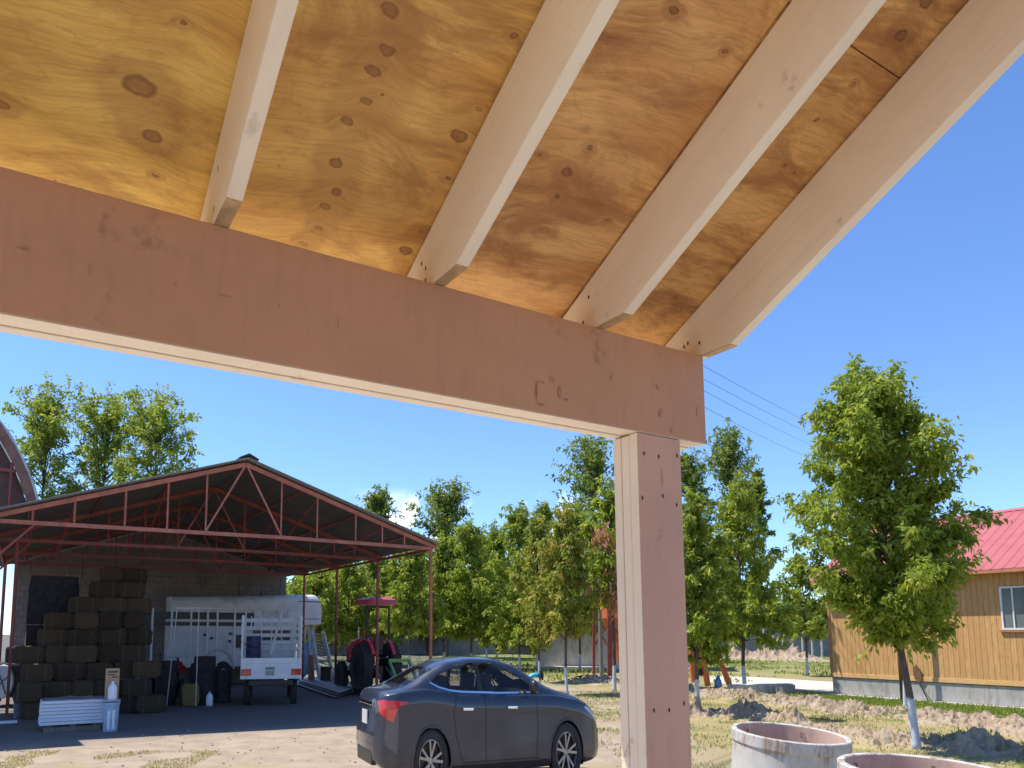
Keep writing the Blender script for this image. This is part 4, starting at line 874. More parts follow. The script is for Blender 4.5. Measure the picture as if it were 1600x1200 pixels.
for sg in (-1, 1):
    side_patch(DLO, -.004, sg).build('side_window', M_GLASS, car, smooth=True)
    for line, hw, m, nm in (([(2.13, 1.045), (2.10, 1.36)], .045, M_BLACKP, 'door_pillar'), ([(1.52, 1.08), (1.50, 1.31)], .014, M_BLACKP, 'window_divider'), (DLO[10:] + DLO[:1] , .011, M_CHROME, 'chrome_trim'), ([(3.33, 1.04), (3.2, 1.034), (2.4, 1.042)], .010, M_CHROME, 'chrome_trim'), (DLO[0:9], .012, M_BLACKP, 'window_seal')):
        strip(line, .003 if nm != 'door_pillar' else -.001, hw, sg).build(nm, m, car, smooth=True)
    for line in ([(1.62, 1.06), (1.55, .85), (1.60, .6), (1.72, .33)], [(2.17, 1.03), (2.19, .7), (2.19, .33)], [(3.22, 1.02), (3.27, .7), (3.24, .33)], [(1.72, .31), (3.3, .31)]):
        strip(line, .003, .009, sg).build('door_seam', M_BLACKP, car)
    strip([(1.45, .255), (3.55, .255)], .006, .03, sg).build('sill_trim', M_BLACKP, car)
    side_patch([(.02, .985), (.10, 1.0), (.62, .985), (.60, .965), (.42, .93), (.36, .85), (.33, .77), (.20, .80), (.06, .86)], .008, sg, .04).build('tail_light', M_LRED, car, smooth=True)
    side_patch([(4.74, .70), (4.62, .79), (4.36, .86), (4.33, .84), (4.46, .77), (4.66, .66)], .006, sg, .04).build('headlight', glass('headlight lens', (.55, .58, .6), .9), car, smooth=True)
    for hx in (1.82, 2.72):
        h = MB(); y = side_y(hx, .88); h.beam((hx - .10, sg * (y + .026), .885), (hx + .10, sg * (y + .026), .88), .022, .034); h.box((hx - .085, sg * (y + .010), .885), (.03, .03, .03)); h.box((hx + .085, sg * (y + .010), .88), (.03, .03, .03)); h.build('door_handle', M_CHROME, car, bevel=.008, smooth=True)
    mm = MB(); mm.lathe([(.0, -.11), (.055, -.10), (.08, -.03), (.08, .05), (.05, .10), (0, .11)], 14, (3.12, sg * 1.03, 1.10), Vector((0, 1, 0))); mm.v = [Vector((3.12 + (v.x - 3.12) * .85, v.y, v.z)) for v in mm.v]; mo = mm.build('mirror', M_BLACKP, car, smooth=True)
    mm = MB(); mm.beam((3.16, sg * .88, 1.04), (3.14, sg * .98, 1.08), .05, .03); mm.build('mirror_arm', M_BLACKP, mo)
    # wheels
    for wx in WB:
        yy = sg * .90
        t_ = MB(); t_.lathe([(.235, -.10), (.30, -.11), (.335, -.085), (.343, -.04), (.343, .04), (.335, .085), (.30, .11), (.235, .10)], 40, (wx, yy - sg * .11, .343), Vector((0, 1, 0))); wh = t_.build('wheel', M_BLACK, car, smooth=True)
        r_ = MB(); o_ = Vector((wx, yy - sg * .025, .343)); r_.lathe([(.238, -.17 * 1), (.232, 0), (.222, .004), (.215, -.012), (.215, -.16)], 40, o_, Vector((0, sg, 0)))
        for j in range(5):
            for dj in (-.17, .17):
                a = 2 * math.pi * (j + .15) / 5 + dj; a2 = 2 * math.pi * (j + .15) / 5 + dj * .35
                p0 = o_ + Vector((math.cos(a2) * .045, -sg * .028, math.sin(a2) * .045)); p1 = o_ + Vector((math.cos(a + dj * .35) * .222, -sg * .006, math.sin(a + dj * .35) * .222))
                r_.beam(p0, p1, .018, .03, side=Vector((0, 1, 0)))
                r_.beam(p0, p1, .022, .024, side=(p1 - p0).cross(Vector((0, 1, 0))))
        r_.lathe([(0, -.012), (.035, -.014), (.05, -.03), (.05, -.06)], 20, o_, Vector((0, sg, 0))); r_.build('rim', M_STEEL, wh, smooth=False)
        d_ = MB(); d_.lathe([(0, -.10), (.2, -.10), (.2, -.12), (0, -.12)], 28, o_, Vector((0, sg, 0))); d_.build('brake_disc', M_BLACKP, wh)
        w_ = MB(); w_.lathe([(.385, -.30), (.385, -.02)], 32, (wx, sg * .90, .34), Vector((0, sg, 0))); w_.lathe([(.0, -.30), (.385, -.30)], 32, (wx, sg * .90, .34), Vector((0, sg, 0)))
        w_.v = [v if v.z > .2 else Vector((v.x, v.y, .2)) for v in w_.v]; w_.build('wheel_well', M_BLACKP, car)
        l_ = MB(); pts = []
        for j in range(25):
            a = math.pi * (-.12 + 1.24 * j / 24); x_, z_ = wx + math.cos(a) * .378, .34 + math.sin(a) * .378; z_ = max(z_, .24); pts.append((skew(x_, z_), sg * (side_y(x_, z_) - .002), z_))
        l_.path(pts, .014, 6); l_.build('arch_lip', M_CAR, car, smooth=True)
def top_patch(x0, x1, wf, off):
    mb = MB(); nx_, ny_ = 14, 16
    for i in range(nx_ + 1):
        x = x0 + (x1 - x0) * i / nx_; s = section(x, NS); top = [(y, z) for (y, z) in s[NS // 2:]][::-1]
        for j in range(-ny_, ny_ + 1):
            yy = wf(x) * j / ny_; a = abs(yy); z = top[0][1]
            for (y0, z0), (y1, z1) in zip(top, top[1:]):
                if y0 <= a <= y1: z = z0 + (z1 - z0) * (a - y0) / max(1e-6, y1 - y0); break
            mb.v.append(Vector((x, yy, z + off)))
    m = 2 * ny_ + 1; mb.f = [(i * m + j, (i + 1) * m + j, (i + 1) * m + j + 1, i * m + j + 1) for i in range(nx_) for j in range(m - 1)]
    return mb
top_patch(2.90, 3.56, lambda x: .60 + (x - 2.9) * .12, .002).build('windscreen', M_GLASS, car, smooth=True)
top_patch(.62, 1.25, lambda x: .60 - (.62 - x) * -.02, .002).build('rear_window', M_GLASS, car, smooth=True)
# tail face details
rf = MB(); rf.box((.172, 0, .945), (.03, .9, .035)); rf.build('boot_trim', M_CHROME, car, bevel=.005)
pl = MB(); pl.box((.148, 0, .79), (.02, .32, .15)); pl.build('number_plate', M_WHITED, car, bevel=.004)
rf = MB(); rf.box((.19, 0, .38), (.10, .96, .16)); rf.build('rear_diffuser', M_BLACKP, car, bevel=.02)
# cabin
cb_ = MB(); cb_.box((2.3, 0, .62), (2.9, 1.5, .5)); cb_.build('cabin_floor', M_BLACKP, car)
for (x, y) in ((2.35, -.38), (2.35, .38), (1.45, -.38), (1.45, .38)):
    st = MB(); st.box((x, y, .98), (.14, .5, .52), Vector((1, 0, -.18)).normalized(), None, Vector((.18, 0, 1)).normalized()); st.box((x - .04, y, 1.25), (.09, .24, .15)); st.build('seat', M_DARK, car, bevel=.04)
db = MB(); db.box((3.25, 0, .93), (.5, 1.4, .2)); db.build('dashboard', M_BLACKP, car, bevel=.04)
sw = MB(); sw.lathe([(.17, -.012), (.19, 0), (.17, .012), (.15, 0)], 24, (2.95, .38, 1.0), Vector((1, 0, .4)).normalized(), closed=True); sw.build('steering_wheel', M_BLACKP, car, smooth=True)
cdir = Vector((.93, .3676, 0)); cleft = Vector((-.3676, .93, 0)); nw = gnd(675, 1230)
nw = Vector((-.105, 8.02, 0)); cpos = nw + cleft * .90 * K - cdir * 1.13 * K
car.location = cpos; car.rotation_euler = (0, 0, math.atan2(cdir.y, cdir.x)); car.scale = (K, K, 1)
# ================================================================== PICKUP
trk = thing('pickup_truck', 'white stake-bed pickup parked under the shed with its tail towards the yard', 'pickup', (0, 0, 0))
def tb(name, m, *boxes, bevel=.01, par=None):
    mb = MB()
    for c_, d_ in boxes: mb.box(c_, d_)
    return mb.build(name, m, par or trk, bevel=bevel)
tb('tailgate', M_WHITE, ((.03, 0, .885), (.06, 2.20, .49)), ((-.01, 0, .675), (.05, 2.22, .07)), ((-.005, 0, 1.01), (.02, 2.1, .02)))
for sg in (1, -1):
    tb('bed_side', M_WHITE, ((1.35, sg * 1.08, .90), (2.58, .05, .44)))
    tb('tail_light', M_LRED, ((-.012, sg * .90, .80), (.03, .36, .15)))
    tb('wheel_arch', M_BLACKP, ((1.0, sg * .96, .62), (.9, .2, .10)))
tb('number_plate', M_WHITED, ((-.02, .05, .80), (.02, .34, .24)), bevel=.004)
tb('plate_band', simple('plate green', (.10, .22, .14), .5), ((-.033, .05, .89), (.006, .32, .05)), bevel=0)
tb('plate_mark', simple('plate ink', (.06, .09, .08), .5), *[((-.033, .05 + .045 * q, .78), (.006, .018, .10)) for q in (-3, -2, -1, 0, 1, 2, 3)], bevel=0)
tb('bed_floor', M_GREYT, ((1.35, 0, .68), (2.6, 2.1, .06)))
tb('chassis', M_BLACKP, ((2.2, .45, .52), (4.4, .10, .14)), ((2.2, -.45, .52), (4.4, .10, .14)), ((.05, 0, .55), (.12, 1.6, .12)))
rack = MB()
for sg in (1, -1):
    for x in (.10, .75, 1.4, 2.05, 2.62): rack.box((x, sg * 1.07, 1.62), (.05, .045, 1.04))
    for z in (1.26, 1.42, 1.58, 1.74, 1.90, 2.06): rack.box((1.36, sg * 1.10, z), (2.56, .018, .085))
for z in (1.30, 1.48, 1.66, 1.84, 2.04): rack.box((2.64, 0, z), (.02, 2.14, .09))
for y in (-.8, -.4, 0, .4, .8): rack.box((2.61, y, 1.62), (.04, .045, 1.04))
rack.build('stake_rack', M_WHITE, trk, bevel=.004)
db_ = MB(); db_.beam((.35, .05, 1.2), (.8, -.35, 2.2), .05, .09); db_.build('leaning_bar', M_WHITED, trk)
tb('cab', M_WHITE, ((3.45, 0, 1.05), (1.5, 1.86, .80)), ((3.35, 0, 1.80), (1.2, 1.66, .08)), bevel=.05)
for sg in (1, -1):
    tb('cab_pillar', M_WHITE, ((2.80, sg * .84, 1.6), (.14, .06, .42)), ((3.3, sg * .84, 1.6), (.06, .05, .40)), ((3.9, sg * .83, 1.6), (.08, .05, .40)), bevel=.01)
    tb('cab_window', M_GLASS, ((3.3, sg * .83, 1.6), (.95, .015, .38)), bevel=0)
tb('rear_window', M_GLASS, ((2.76, 0, 1.6), (.02, 1.5, .36)), bevel=0); tb('windscreen', M_GLASS, ((3.98, 0, 1.6), (.02, 1.5, .38)), bevel=0)
tb('bonnet', M_WHITE, ((4.55, 0, .98), (.95, 1.8, .42)), bevel=.08)
mm = MB(); mm.box((3.75, 1.30, 1.50), (.10, .26, .34)); mm.box((3.75, 1.08, 1.42), (.03, .30, .03)); mm.build('mirror', M_BLACKP, trk, bevel=.03)
for wx in (1.0, 4.35):
    for sg in (1, -1):
        mb = MB(); mb.lathe([(.18, -.13), (.33, -.13), (.37, -.09), (.37, .09), (.33, .13), (.18, .13)], 28, (wx, sg * .85, .37), Vector((0, 1, 0))); w_ = mb.build('wheel', M_BLACK, trk, smooth=True)
        mb = MB(); mb.lathe([(0, .05), (.12, .06), (.19, .10), (.19, -.1)], 20, (wx, sg * .85, .37), Vector((0, sg, 0))); mb.build('rim', M_WHITED, w_, smooth=True)
tpos = Vector(((427 - CX) / F * 17.5, 17.5, 0)); trk.location = tpos; trk.rotation_euler = (0, 0, R_(103.5)); trk.scale = (K, K * 1.06, 1)
mb = MB(); mb.lathe([(0, 0), (.29, 0), (.30, .3), (.285, .32), (.30, .34), (.30, .62), (.285, .64), (.30, .66), (.29, .92), (0, .92)], 26)
dr = mb.build('blue_drum', M_NAVY, smooth=False); q = trk.rotation_euler[2]
dr.location = tpos + Vector((math.cos(q) * 1.6 * K - math.sin(q) * .72 * K, math.sin(q) * 1.6 * K + math.cos(q) * .72 * K, .72)); dr.scale = (K, K, 1); tag(dr, 'dark blue drum standing in the bed of the white pickup', 'drum')
# ================================================================== TRAILER
TP = Vector((-4.83, 25.8, 0))
def tq(u, v, z): return TP + B * u + A * v + Z * z
trl = thing('livestock_trailer', 'long white livestock trailer with raised rounded nose parked across the back of the shed', 'trailer', TP)
def tsec(u):
    top = 2.95 + .13 * (u + 3) / 3.5
    r = .26; bot = .62 if u < -.25 else 2.02
    nose = max(0, (u - .38) / .28); top -= .34 * (1 - math.sqrt(max(0, 1 - min(1, nose) ** 2)))
    P = [(0, bot), (0, top - r)] + [(r - r * math.cos(a), top - r + r * math.sin(a)) for a in (R_(22), R_(45), R_(68), R_(90))]
    W_ = 1.3; return P + [(W_ - p[0], p[1]) for p in P[::-1]]
mb = MB(); us = [-4.4, -3.5, -2.6, -1.8, -1.0, -.27, -.24, 0, .3, .38, .46, .54, .60, .64, .655]; m_ = 12
for u in us:
    for v, z in tsec(u): mb.v.append(tq(u, v, z))
for i in range(len(us) - 1):
    for j in range(m_): mb.f.append((i * m_ + j, i * m_ + (j + 1) % m_, (i + 1) * m_ + (j + 1) % m_, (i + 1) * m_ + j))
mb.f += [tuple(range(m_ - 1, -1, -1)), tuple(range((len(us) - 1) * m_, len(us) * m_))]
mb.build('body', simple('chalky trailer paint', (.64, .64, .66), .5, 0, .12, 2, dirt=((.25, .24, .23), .6)), trl, True, smooth=False)
def tslab(name, m, *bs, bevel=0):
    mb = MB()
    for u0, u1, z0, z1, off, th in bs: mb.box(tq((u0 + u1) / 2, -off, (z0 + z1) / 2), (u1 - u0, th, z1 - z0), B, A)
    return mb.build(name, m, trl, True, bevel=bevel)
def ub(px):   # u for a photo column on the trailer side
    u = (px - CX) / F; return (u * TP.y - TP.x) / (B.x - u * B.y)
zf = lambda y, px: at(px, y, 24.4).z
for (y0, y1) in ((968, 957), (978, 972)):
    tslab('window_slot', M_BLACKP, (ub(150), ub(398), zf(y0, 340), zf(y1, 340), .006, .008))
tslab('vent_panel', M_STEEL, (ub(398), ub(410), zf(962, 400), zf(953, 400), .008, .01))
for px in (300, 326, 341, 368, 385, 270, 240): tslab('side_rib', M_WHITE, (ub(px) - .03, ub(px) + .03, .62, zf(952, 340), .016, .03))
tslab('side_door', M_WHITED, (ub(412), ub(436), 1.4, zf(951, 420), .010, .012))
tslab('top_rail', M_STEEL, (-4.3, ub(440), zf(952, 340), zf(949.5, 340), .012, .02))
tslab('stripe', M_NAVY, (-.2, .60, 2.80, 2.83, .004, .008), (-.2, .62, 2.20, 2.22, .004, .008))
for (px, y) in ((322, 992), (362, 990), (361, 1002), (333, 997)): 
    tslab('latch', M_BLACKP, (ub(px) - .045, ub(px) + .045, zf(y + 2, px), zf(y - 2, px), .02, .03))
mb = MB(); mb.lathe([(0, 0), (.085, 0), (.085, .012)], 24, tq(ub(453), -.012, zf(957, 453)), A); mb.build('round_vent', M_STEEL, trl, True)
tslab('frame_rail', M_BLACKP, (-4.4, -.25, .50, .61, .0, .04))
for u in (ub(352), ub(312)):
    mb = MB(); mb.lathe([(.16, -.1), (.36, -.1), (.40, -.06), (.40, .06), (.36, .1), (.16, .1)], 26, Vector((0, 0, 0)), Vector((0, 1, 0)))
    mb.v = [tq(u + v.x * .75, .02 + v.y * .6, v.z + .40) for v in mb.v]; w_ = mb.build('wheel', M_BLACK, trl, True, smooth=True)
    mb = MB(); mb.lathe([(0, -.06), (.1, -.07), (.17, -.1)], 20, Vector((0, 0, 0)), Vector((0, 1, 0))); mb.v = [tq(u + v.x * .75, .02 + v.y * .6, v.z + .40) for v in mb.v]; sub(mb, 'rim', M_WHITED, w_, trl)
mb = MB()
for j in range(13):
    a = math.pi * j / 12; u = ub(345); 
    mb.v += [tq(u + math.cos(a) * .46, -.07, .55 + math.sin(a) * .62), tq(u + math.cos(a) * .46, .1, .55 + math.sin(a) * .62), tq(u + math.cos(a) * .52, -.07, .55 + math.sin(a) * .68), tq(u + math.cos(a) * .52, .1, .55 + math.sin(a) * .68)]
mb.f = [(4 * j + a, 4 * j + 4 + a, 4 * j + 4 + b_, 4 * j + b_) for j in range(12) for a, b_ in ((0, 1), (1, 3), (3, 2), (2, 0))]; mb.build('mudguard', M_WHITED, trl, True)
mb = MB()
for j in range(2): mb.beam(tq(.38 + j * .14, .5, 2.05), tq(.42 + j * .30, .35, .15), .08, .07)
mb.beam(tq(.30, .5, 2.0), tq(.05, .5, .62), .06, .06); mb.build('neck_leg', M_WHITED, trl, True)
# slatted loading ramp under the neck
rd = 24.9; r0 = at(492, 1062, rd); rp = thing('loading_ramp', 'pale wooden slatted ramp with white side rails leaning under the trailer neck', 'ramp', (r0.x, r0.y, 0))
pa, pb = at(500, 1062, rd), at(486, 985, rd + .7); pc, pd = at(524, 1058, rd), at(505, 988, rd + .7); pa.z = max(0, pa.z); pc.z = 0
for p, q_ in ((pa, pb), (pc, pd)):
    mb = MB(); mb.beam(p, q_, .05, .16); mb.build('side_rail', M_WHITED, rp, True)
for i in range(12):
    t = .22 + i * .066; mb = MB(); mb.beam(pa.lerp(pb, t) + Vector((.02, .02, 0)), pc.lerp(pd, t) + Vector((-.02, .02, 0)), .10, .025); mb.build('slat', M_WOODL, rp, True)
mb = MB(); c_ = at(510, 1042, 24.3); mb.box((c_.x, c_.y, .33), (.34, .3, .52)); mb.box((c_.x, c_.y, .61), (.38, .34, .03)); bx_ = mb.build('crate', M_BLACKP, bevel=.01); tag(bx_, 'black crate between the wooden ramp and the tractor', 'crate')
mb = MB(); c_ = at(486, 1035, 24.5)
mb.lathe([(.10, 0), (.11, .25), (.09, .5), (.10, .8), (.08, 1.0)], 8, (c_.x + .02, c_.y, 0)); tag(mb.build('rusty_frame', simple('rusty iron', (.32, .13, .07), .7, 0, .3, 9)), 'rusty brown column leaning beside the wooden ramp', 'scrap')
mb = MB(); c_ = at(481, 1000, 25.0); n0 = len(mb.v)
for i in range(7):
    for j in range(5): mb.v.append(Vector((c_.x - .14 + i * .05, c_.y + .03 * math.sin(i * 2 + j), .35 + j * .28 - .05 * abs(i - 3))))
mb.f = [(i * 5 + j, i * 5 + 5 + j, i * 5 + 6 + j, i * 5 + j + 1) for i in range(6) for j in range(4)]; o = mb.build('tarpaulin', M_TARP, smooth=True); sm_ = o.modifiers.new('s', 'SOLIDIFY'); sm_.thickness = .02; tag(o, 'pale blue tarpaulin hanging behind the right corner of the pickup', 'tarpaulin')
# ================================================================== TRACTOR
trc = thing('tractor', 'red tractor with flat sunshade canopy standing at the shed edge', 'tractor', (0, 0, 0))
def kb(name, m, *boxes, bevel=.02, par=None):
    mb = MB()
    for b_ in boxes: mb.box(b_[0], b_[1], *(b_[2:] if len(b_) > 2 else ()))
    return mb.build(name, m, par or trc, bevel=bevel)
kb('chassis', M_BLACKP, ((.9, 0, .62), (2.5, .42, .34)), ((1.95, 0, .55), (.7, .9, .16)))
mb = MB(); ss = [(.75, .34, .80, 1.34), (1.2, .34, .82, 1.30), (1.8, .32, .84, 1.22), (2.2, .28, .86, 1.12), (2.32, .20, .88, 1.04)]
for x, w, z0, z1 in ss:
    w += .08; z1 += .26
    for y, z in ((-w, z0), (w, z0), (w, z1 - .10), (w * .72, z1), (-w * .72, z1), (-w, z1 - .10)): mb.v.append(Vector((x, y, z)))
for i in range(4):
    for j in range(6): mb.f.append((i * 6 + j, i * 6 + (j + 1) % 6, i * 6 + 6 + (j + 1) % 6, i * 6 + 6 + j))
mb.f += [(5, 4, 3, 2, 1, 0), tuple(range(24, 30))]; mb.build('bonnet', M_REDP, trc, bevel=.03)
kb('bonnet_stripe', M_WHITED, ((1.3, .402, 1.06), (.9, .01, .07)), ((1.3, -.402, 1.06), (.9, .01, .07)), bevel=0)
def tyre(x, y, r, w, lugs, nm='rear_wheel', rimr=.5):
    mb = MB(); c_ = Vector((x, y, r)); Yv = Vector((0, 1, 0))
    mb.lathe([(r * rimr, -w * .42), (r * .8, -w * .5), (r * .95, -w * .45), (r * .97, 0), (r * .95, w * .45), (r * .8, w * .5), (r * rimr, w * .42)], 36, c_, Yv)
    for i in range(lugs):
        a = 2 * math.pi * i / lugs
        for sg in (1, -1):
            aa = a + (math.pi / lugs if sg > 0 else 0); p0 = c_ + Vector((math.cos(aa) * r * .97, 0, math.sin(aa) * r * .97)); p1 = c_ + Vector((math.cos(aa + .16) * r * .95, sg * w * .5, math.sin(aa + .16) * r * .95)); mb.beam(p0, p1, .05 * r / .7, .06 * r / .7)
    o = mb.build(nm, M_BLACK, trc); sgn = 1 if y > 0 else -1
    mb = MB(); mb.lathe([(0, .02), (r * .2, .03), (r * .36, .0), (r * .5, w * .38), (r * .52, w * .30), (r * .5, -w * .3)], 28, c_, Vector((0, sgn, 0))); mb.build('rim', M_DARK, o, smooth=True)
for sg in (1, -1):
    tyre(0, sg * .80, .72, .50, 20); tyre(2.0, sg * .72, .45, .30, 16, 'front_wheel')
    mb = MB()
    for j in range(12):
        a = R_(20 + 130 * j / 11); rr = .82
        mb.v += [Vector((math.cos(a) * rr, sg * .48, .70 + math.sin(a) * rr)), Vector((math.cos(a) * rr, sg * .66, .70 + math.sin(a) * rr)), Vector((math.cos(a) * (rr + .03), sg * .48, .70 + math.sin(a) * (rr + .03))), Vector((math.cos(a) * (rr + .03), sg * .66, .70 + math.sin(a) * (rr + .03)))]
    mb.f = [(4 * j + a, 4 * j + 4 + a, 4 * j + 4 + b_, 4 * j + b_) for j in range(11) for a, b_ in ((0, 1), (1, 3), (3, 2), (2, 0))] + [(0, 1, 3, 2), (44, 46, 47, 45)]; mb.build('mudguard', M_REDP, trc)
    kb('indicator', M_AMBER, ((-.05, sg * .66, 1.72), (.06, .09, .22)), bevel=.015)
    kb('roll_bar', M_BLACKP, ((-.15, sg * .62, 1.75), (.09, .08, 1.5)), bevel=.01)
kb('seat', M_BLACKP, ((-.0, 0, 1.15), (.45, .5, .12)), ((-.22, 0, 1.42), (.10, .48, .45)), bevel=.04)
mb = MB(); mb.tube((.72, 0, 1.2), (.45, 0, 1.55), .025); mb.lathe([(.17, -.012), (.19, 0), (.17, .012), (.15, 0)], 20, (.44, 0, 1.56), Vector((-.6, 0, .8)).normalized(), closed=True); mb.build('steering_wheel', M_BLACKP, trc)
kb('roll_bar_top', M_BLACKP, ((-.15, 0, 2.46), (.09, 1.3, .08)))
mb = MB(); n8 = [(-.75, -.62), (-.6, -.78), (.65, -.78), (.85, -.6), (.85, .6), (.65, .78), (-.6, .78), (-.75, .62)]
for s_, z in ((1, 2.52), (1.02, 2.58), (.95, 2.66), (.6, 2.74)): mb.v += [Vector((x * s_, y * s_, z)) for x, y in n8]
for i in range(3):
    for j in range(8): mb.f.append((i * 8 + j, i * 8 + (j + 1) % 8, i * 8 + 8 + (j + 1) % 8, i * 8 + 8 + j))
mb.f += [tuple(range(7, -1, -1)), tuple(range(24, 32))]; mb.build('canopy', M_CANOPY, trc, bevel=.02)
mb = MB(); mb.tube((1.3, .2, 1.25), (1.3, .2, 1.9), .03); mb.build('exhaust', M_STEEL, trc)
mb = MB()
for y in (-.35, .35): mb.beam((-.3, y, .75), (-1.0, y, .45), .06, .08)
mb.beam((-.35, 0, 1.0), (-1.0, 0, 1.05), .05, .05); mb.build('hitch_arms', M_STEEL, trc)
rp0 = Vector(((566 - CX) / F * 20.9, 20.9, 0)); hd = R_(127)
trc.rotation_euler = (0, 0, hd); trc.scale = (K, K, 1); hv = Vector((math.cos(hd), math.sin(hd), 0)); lv = Vector((-hv.y, hv.x, 0)); trc.location = rp0 - lv * .80 * K
imp = thing('mower_implement', 'light green towed implement frame behind the red tractor', 'implement', (0, 0, 0))
mb = MB()
for y in (-.55, .55): mb.beam((-.15, y, .95), (-.95, y, .30), .12, .10); mb.beam((-.95, y, .30), (-.1, y, .25), .10, .10)
mb.beam((-.95, -.75, .32), (-.95, .75, .32), .16, .16); mb.beam((-.15, -.55, .95), (-.15, .55, .95), .1, .1); mb.build('frame', M_GREEN, imp, bevel=.01)
mb = MB(); mb.box((-.55, 0, .30), (.7, 1.5, .10)); mb.build('deck', simple('implement deck', (.22, .12, .07), .6), imp, bevel=.02)
for y in (-.7, .7):
    mb = MB(); mb.lathe([(0, -.05), (.16, -.05), (.18, 0), (.16, .05), (0, .05)], 20, (-1.1, y, .18), Vector((0, 1, 0))); mb.build('gauge_wheel', M_BLACK, imp)
imp.rotation_euler = (0, 0, hd); imp.scale = (K, K, 1); imp.location = trc.location - hv * .95 * K - lv * .35
# green drum guard beside the front wheel
# ================================================================== YARD AND SHED CLUTTER
def pile(px0, y0, px1, y1, px2, y2, px3, y3):
    return [gnd(px0, y0), gnd(px1, y1), gnd(px2, y2), gnd(px3, y3)]
qd = pile(462, 1070, 527, 1093, 556, 1083, 492, 1063)
ps = thing('roof_sheet_pile', 'flat pile of corrugated metal sheets lying on the ground beside the tractor', 'metal sheets', qd[0])
for k in range(3):
    mb = MB(); n = 28; off = Vector((.05 * k - .05, .06 * (k % 2), 0))
    for i in range(n + 1):
        for t in (0, 1):
            a = qd[0].lerp(qd[3], i / n); b_ = qd[1].lerp(qd[2], i / n); p = a.lerp(b_, t) + off; mb.v += [p + Z * (.05 + .06 * k + .018 * (i % 2)), p + Z * (.04 + .06 * k + .018 * (i % 2))]
    for i in range(n): q_ = i * 4; mb.f += [(q_, q_ + 4, q_ + 6, q_ + 2), (q_ + 1, q_ + 3, q_ + 7, q_ + 5), (q_, q_ + 1, q_ + 5, q_ + 4), (q_ + 2, q_ + 6, q_ + 7, q_ + 3)]
    mb.build('sheet', M_GALV, ps, True)
# foam board stack on a low pallet
fp = gnd(113, 1142); fx = B; 
fs = thing('board_stack', 'neat stack of white foam boards on a low pallet in the shed mouth', 'board stack', fp)
mb = MB()
for v in (-.2, 0, .2): mb.box(fp + A * (v + .25) + Z * .04, (.9, .07, .08), B, A)
for u in (-.36, 0, .36): mb.box(fp + B * u + A * .25 + Z * .095, (.08, .52, .03), B, A)
mb.build('pallet', M_GREYT, fs, True)
rnd = random.Random(4)
for k in range(7):
    mb = MB(); mb.box(fp + B * rnd.uniform(-.012, .012) + A * (.25 + rnd.uniform(-.01, .01)) + Z * (.145 + k * .060), (1.04 + rnd.uniform(-.03, .02), .56, .054), B, A); mb.build('board', M_PALE, fs, True, bevel=.006)
mb = MB(); mb.box(fp + B * .0 + A * .25 + Z * (.545), (1.0, .5, .012), B, A); o = mb.build('dark_sheet', simple('dusty cover', (.20, .21, .25), .7, 0, .3, 6)); tag(o, 'dusty dark sheet lying on top of the white foam boards', 'cover sheet')
mb = MB(); p = fp + Z * .56 + A * .22; mb.path([p - B * .22, p - B * .05 + A * .02 + Z * .02, p + B * .1, p + B * .32 + Z * .01], [.012, .016, .014, .02], 7); tag(mb.build('bent_rod', M_GREYT), 'bent dark rod lying on the foam board stack', 'rod')
# bucket + box + bottle
bp = gnd(172, 1142)
bk = thing('bucket', 'pale blue and white tall bucket standing next to the foam boards', 'bucket', bp)
mb = MB(); mb.lathe([(0, 0), (.115, 0), (.135, .46), (.145, .46), (.145, .50), (.135, .50), (.105, .02), (0, .02)], 30, bp); mb.build('shell', M_TARP, bk, True, smooth=False)
mb = MB()
for px in (-.045, .03): mb.box(bp - A * .115 + B * px + Z * .20, (.045, .03, .32), B, A)
mb.build('white_panel', M_PALE, bk, True)
mb = MB(); mb.box(bp + Z * .53, (.27, .27, .03), B, A); o = mb.build('lid', M_TARP, bk, True, bevel=.01)
bx = bp + Z * .546
cbx = thing('cardboard_box', 'narrow brown cardboard box standing upright on the blue bucket', 'box', bx)
mb = MB(); mb.box(bx + Z * .27 + A * .04, (.22, .10, .54), B, A); mb.build('carton', M_CARD, cbx, True, bevel=.004)
mb = MB()
for i, (u, z, w, h_) in enumerate(((0, .48, .16, .03), (-.02, .43, .12, .02), (.03, .39, .10, .02))): mb.box(bx + B * u + A * -.0125 + Z * z, (w, .003, h_), B, A)
mb.build('dark_print', M_BLACKP, cbx, True)
mb = MB(); mb.lathe([(0, 0), (.07, 0), (.075, .03), (.075, .20), (.055, .25), (.025, .27), (.025, .32), (0, .32)], 22, bx - A * .085 + Z * .001); mb.v = [bx + (v - bx) for v in mb.v]; o = mb.build('bottle', M_PALE, smooth=True); tag(o, 'white plastic bottle in front of the upright cardboard box', 'bottle')
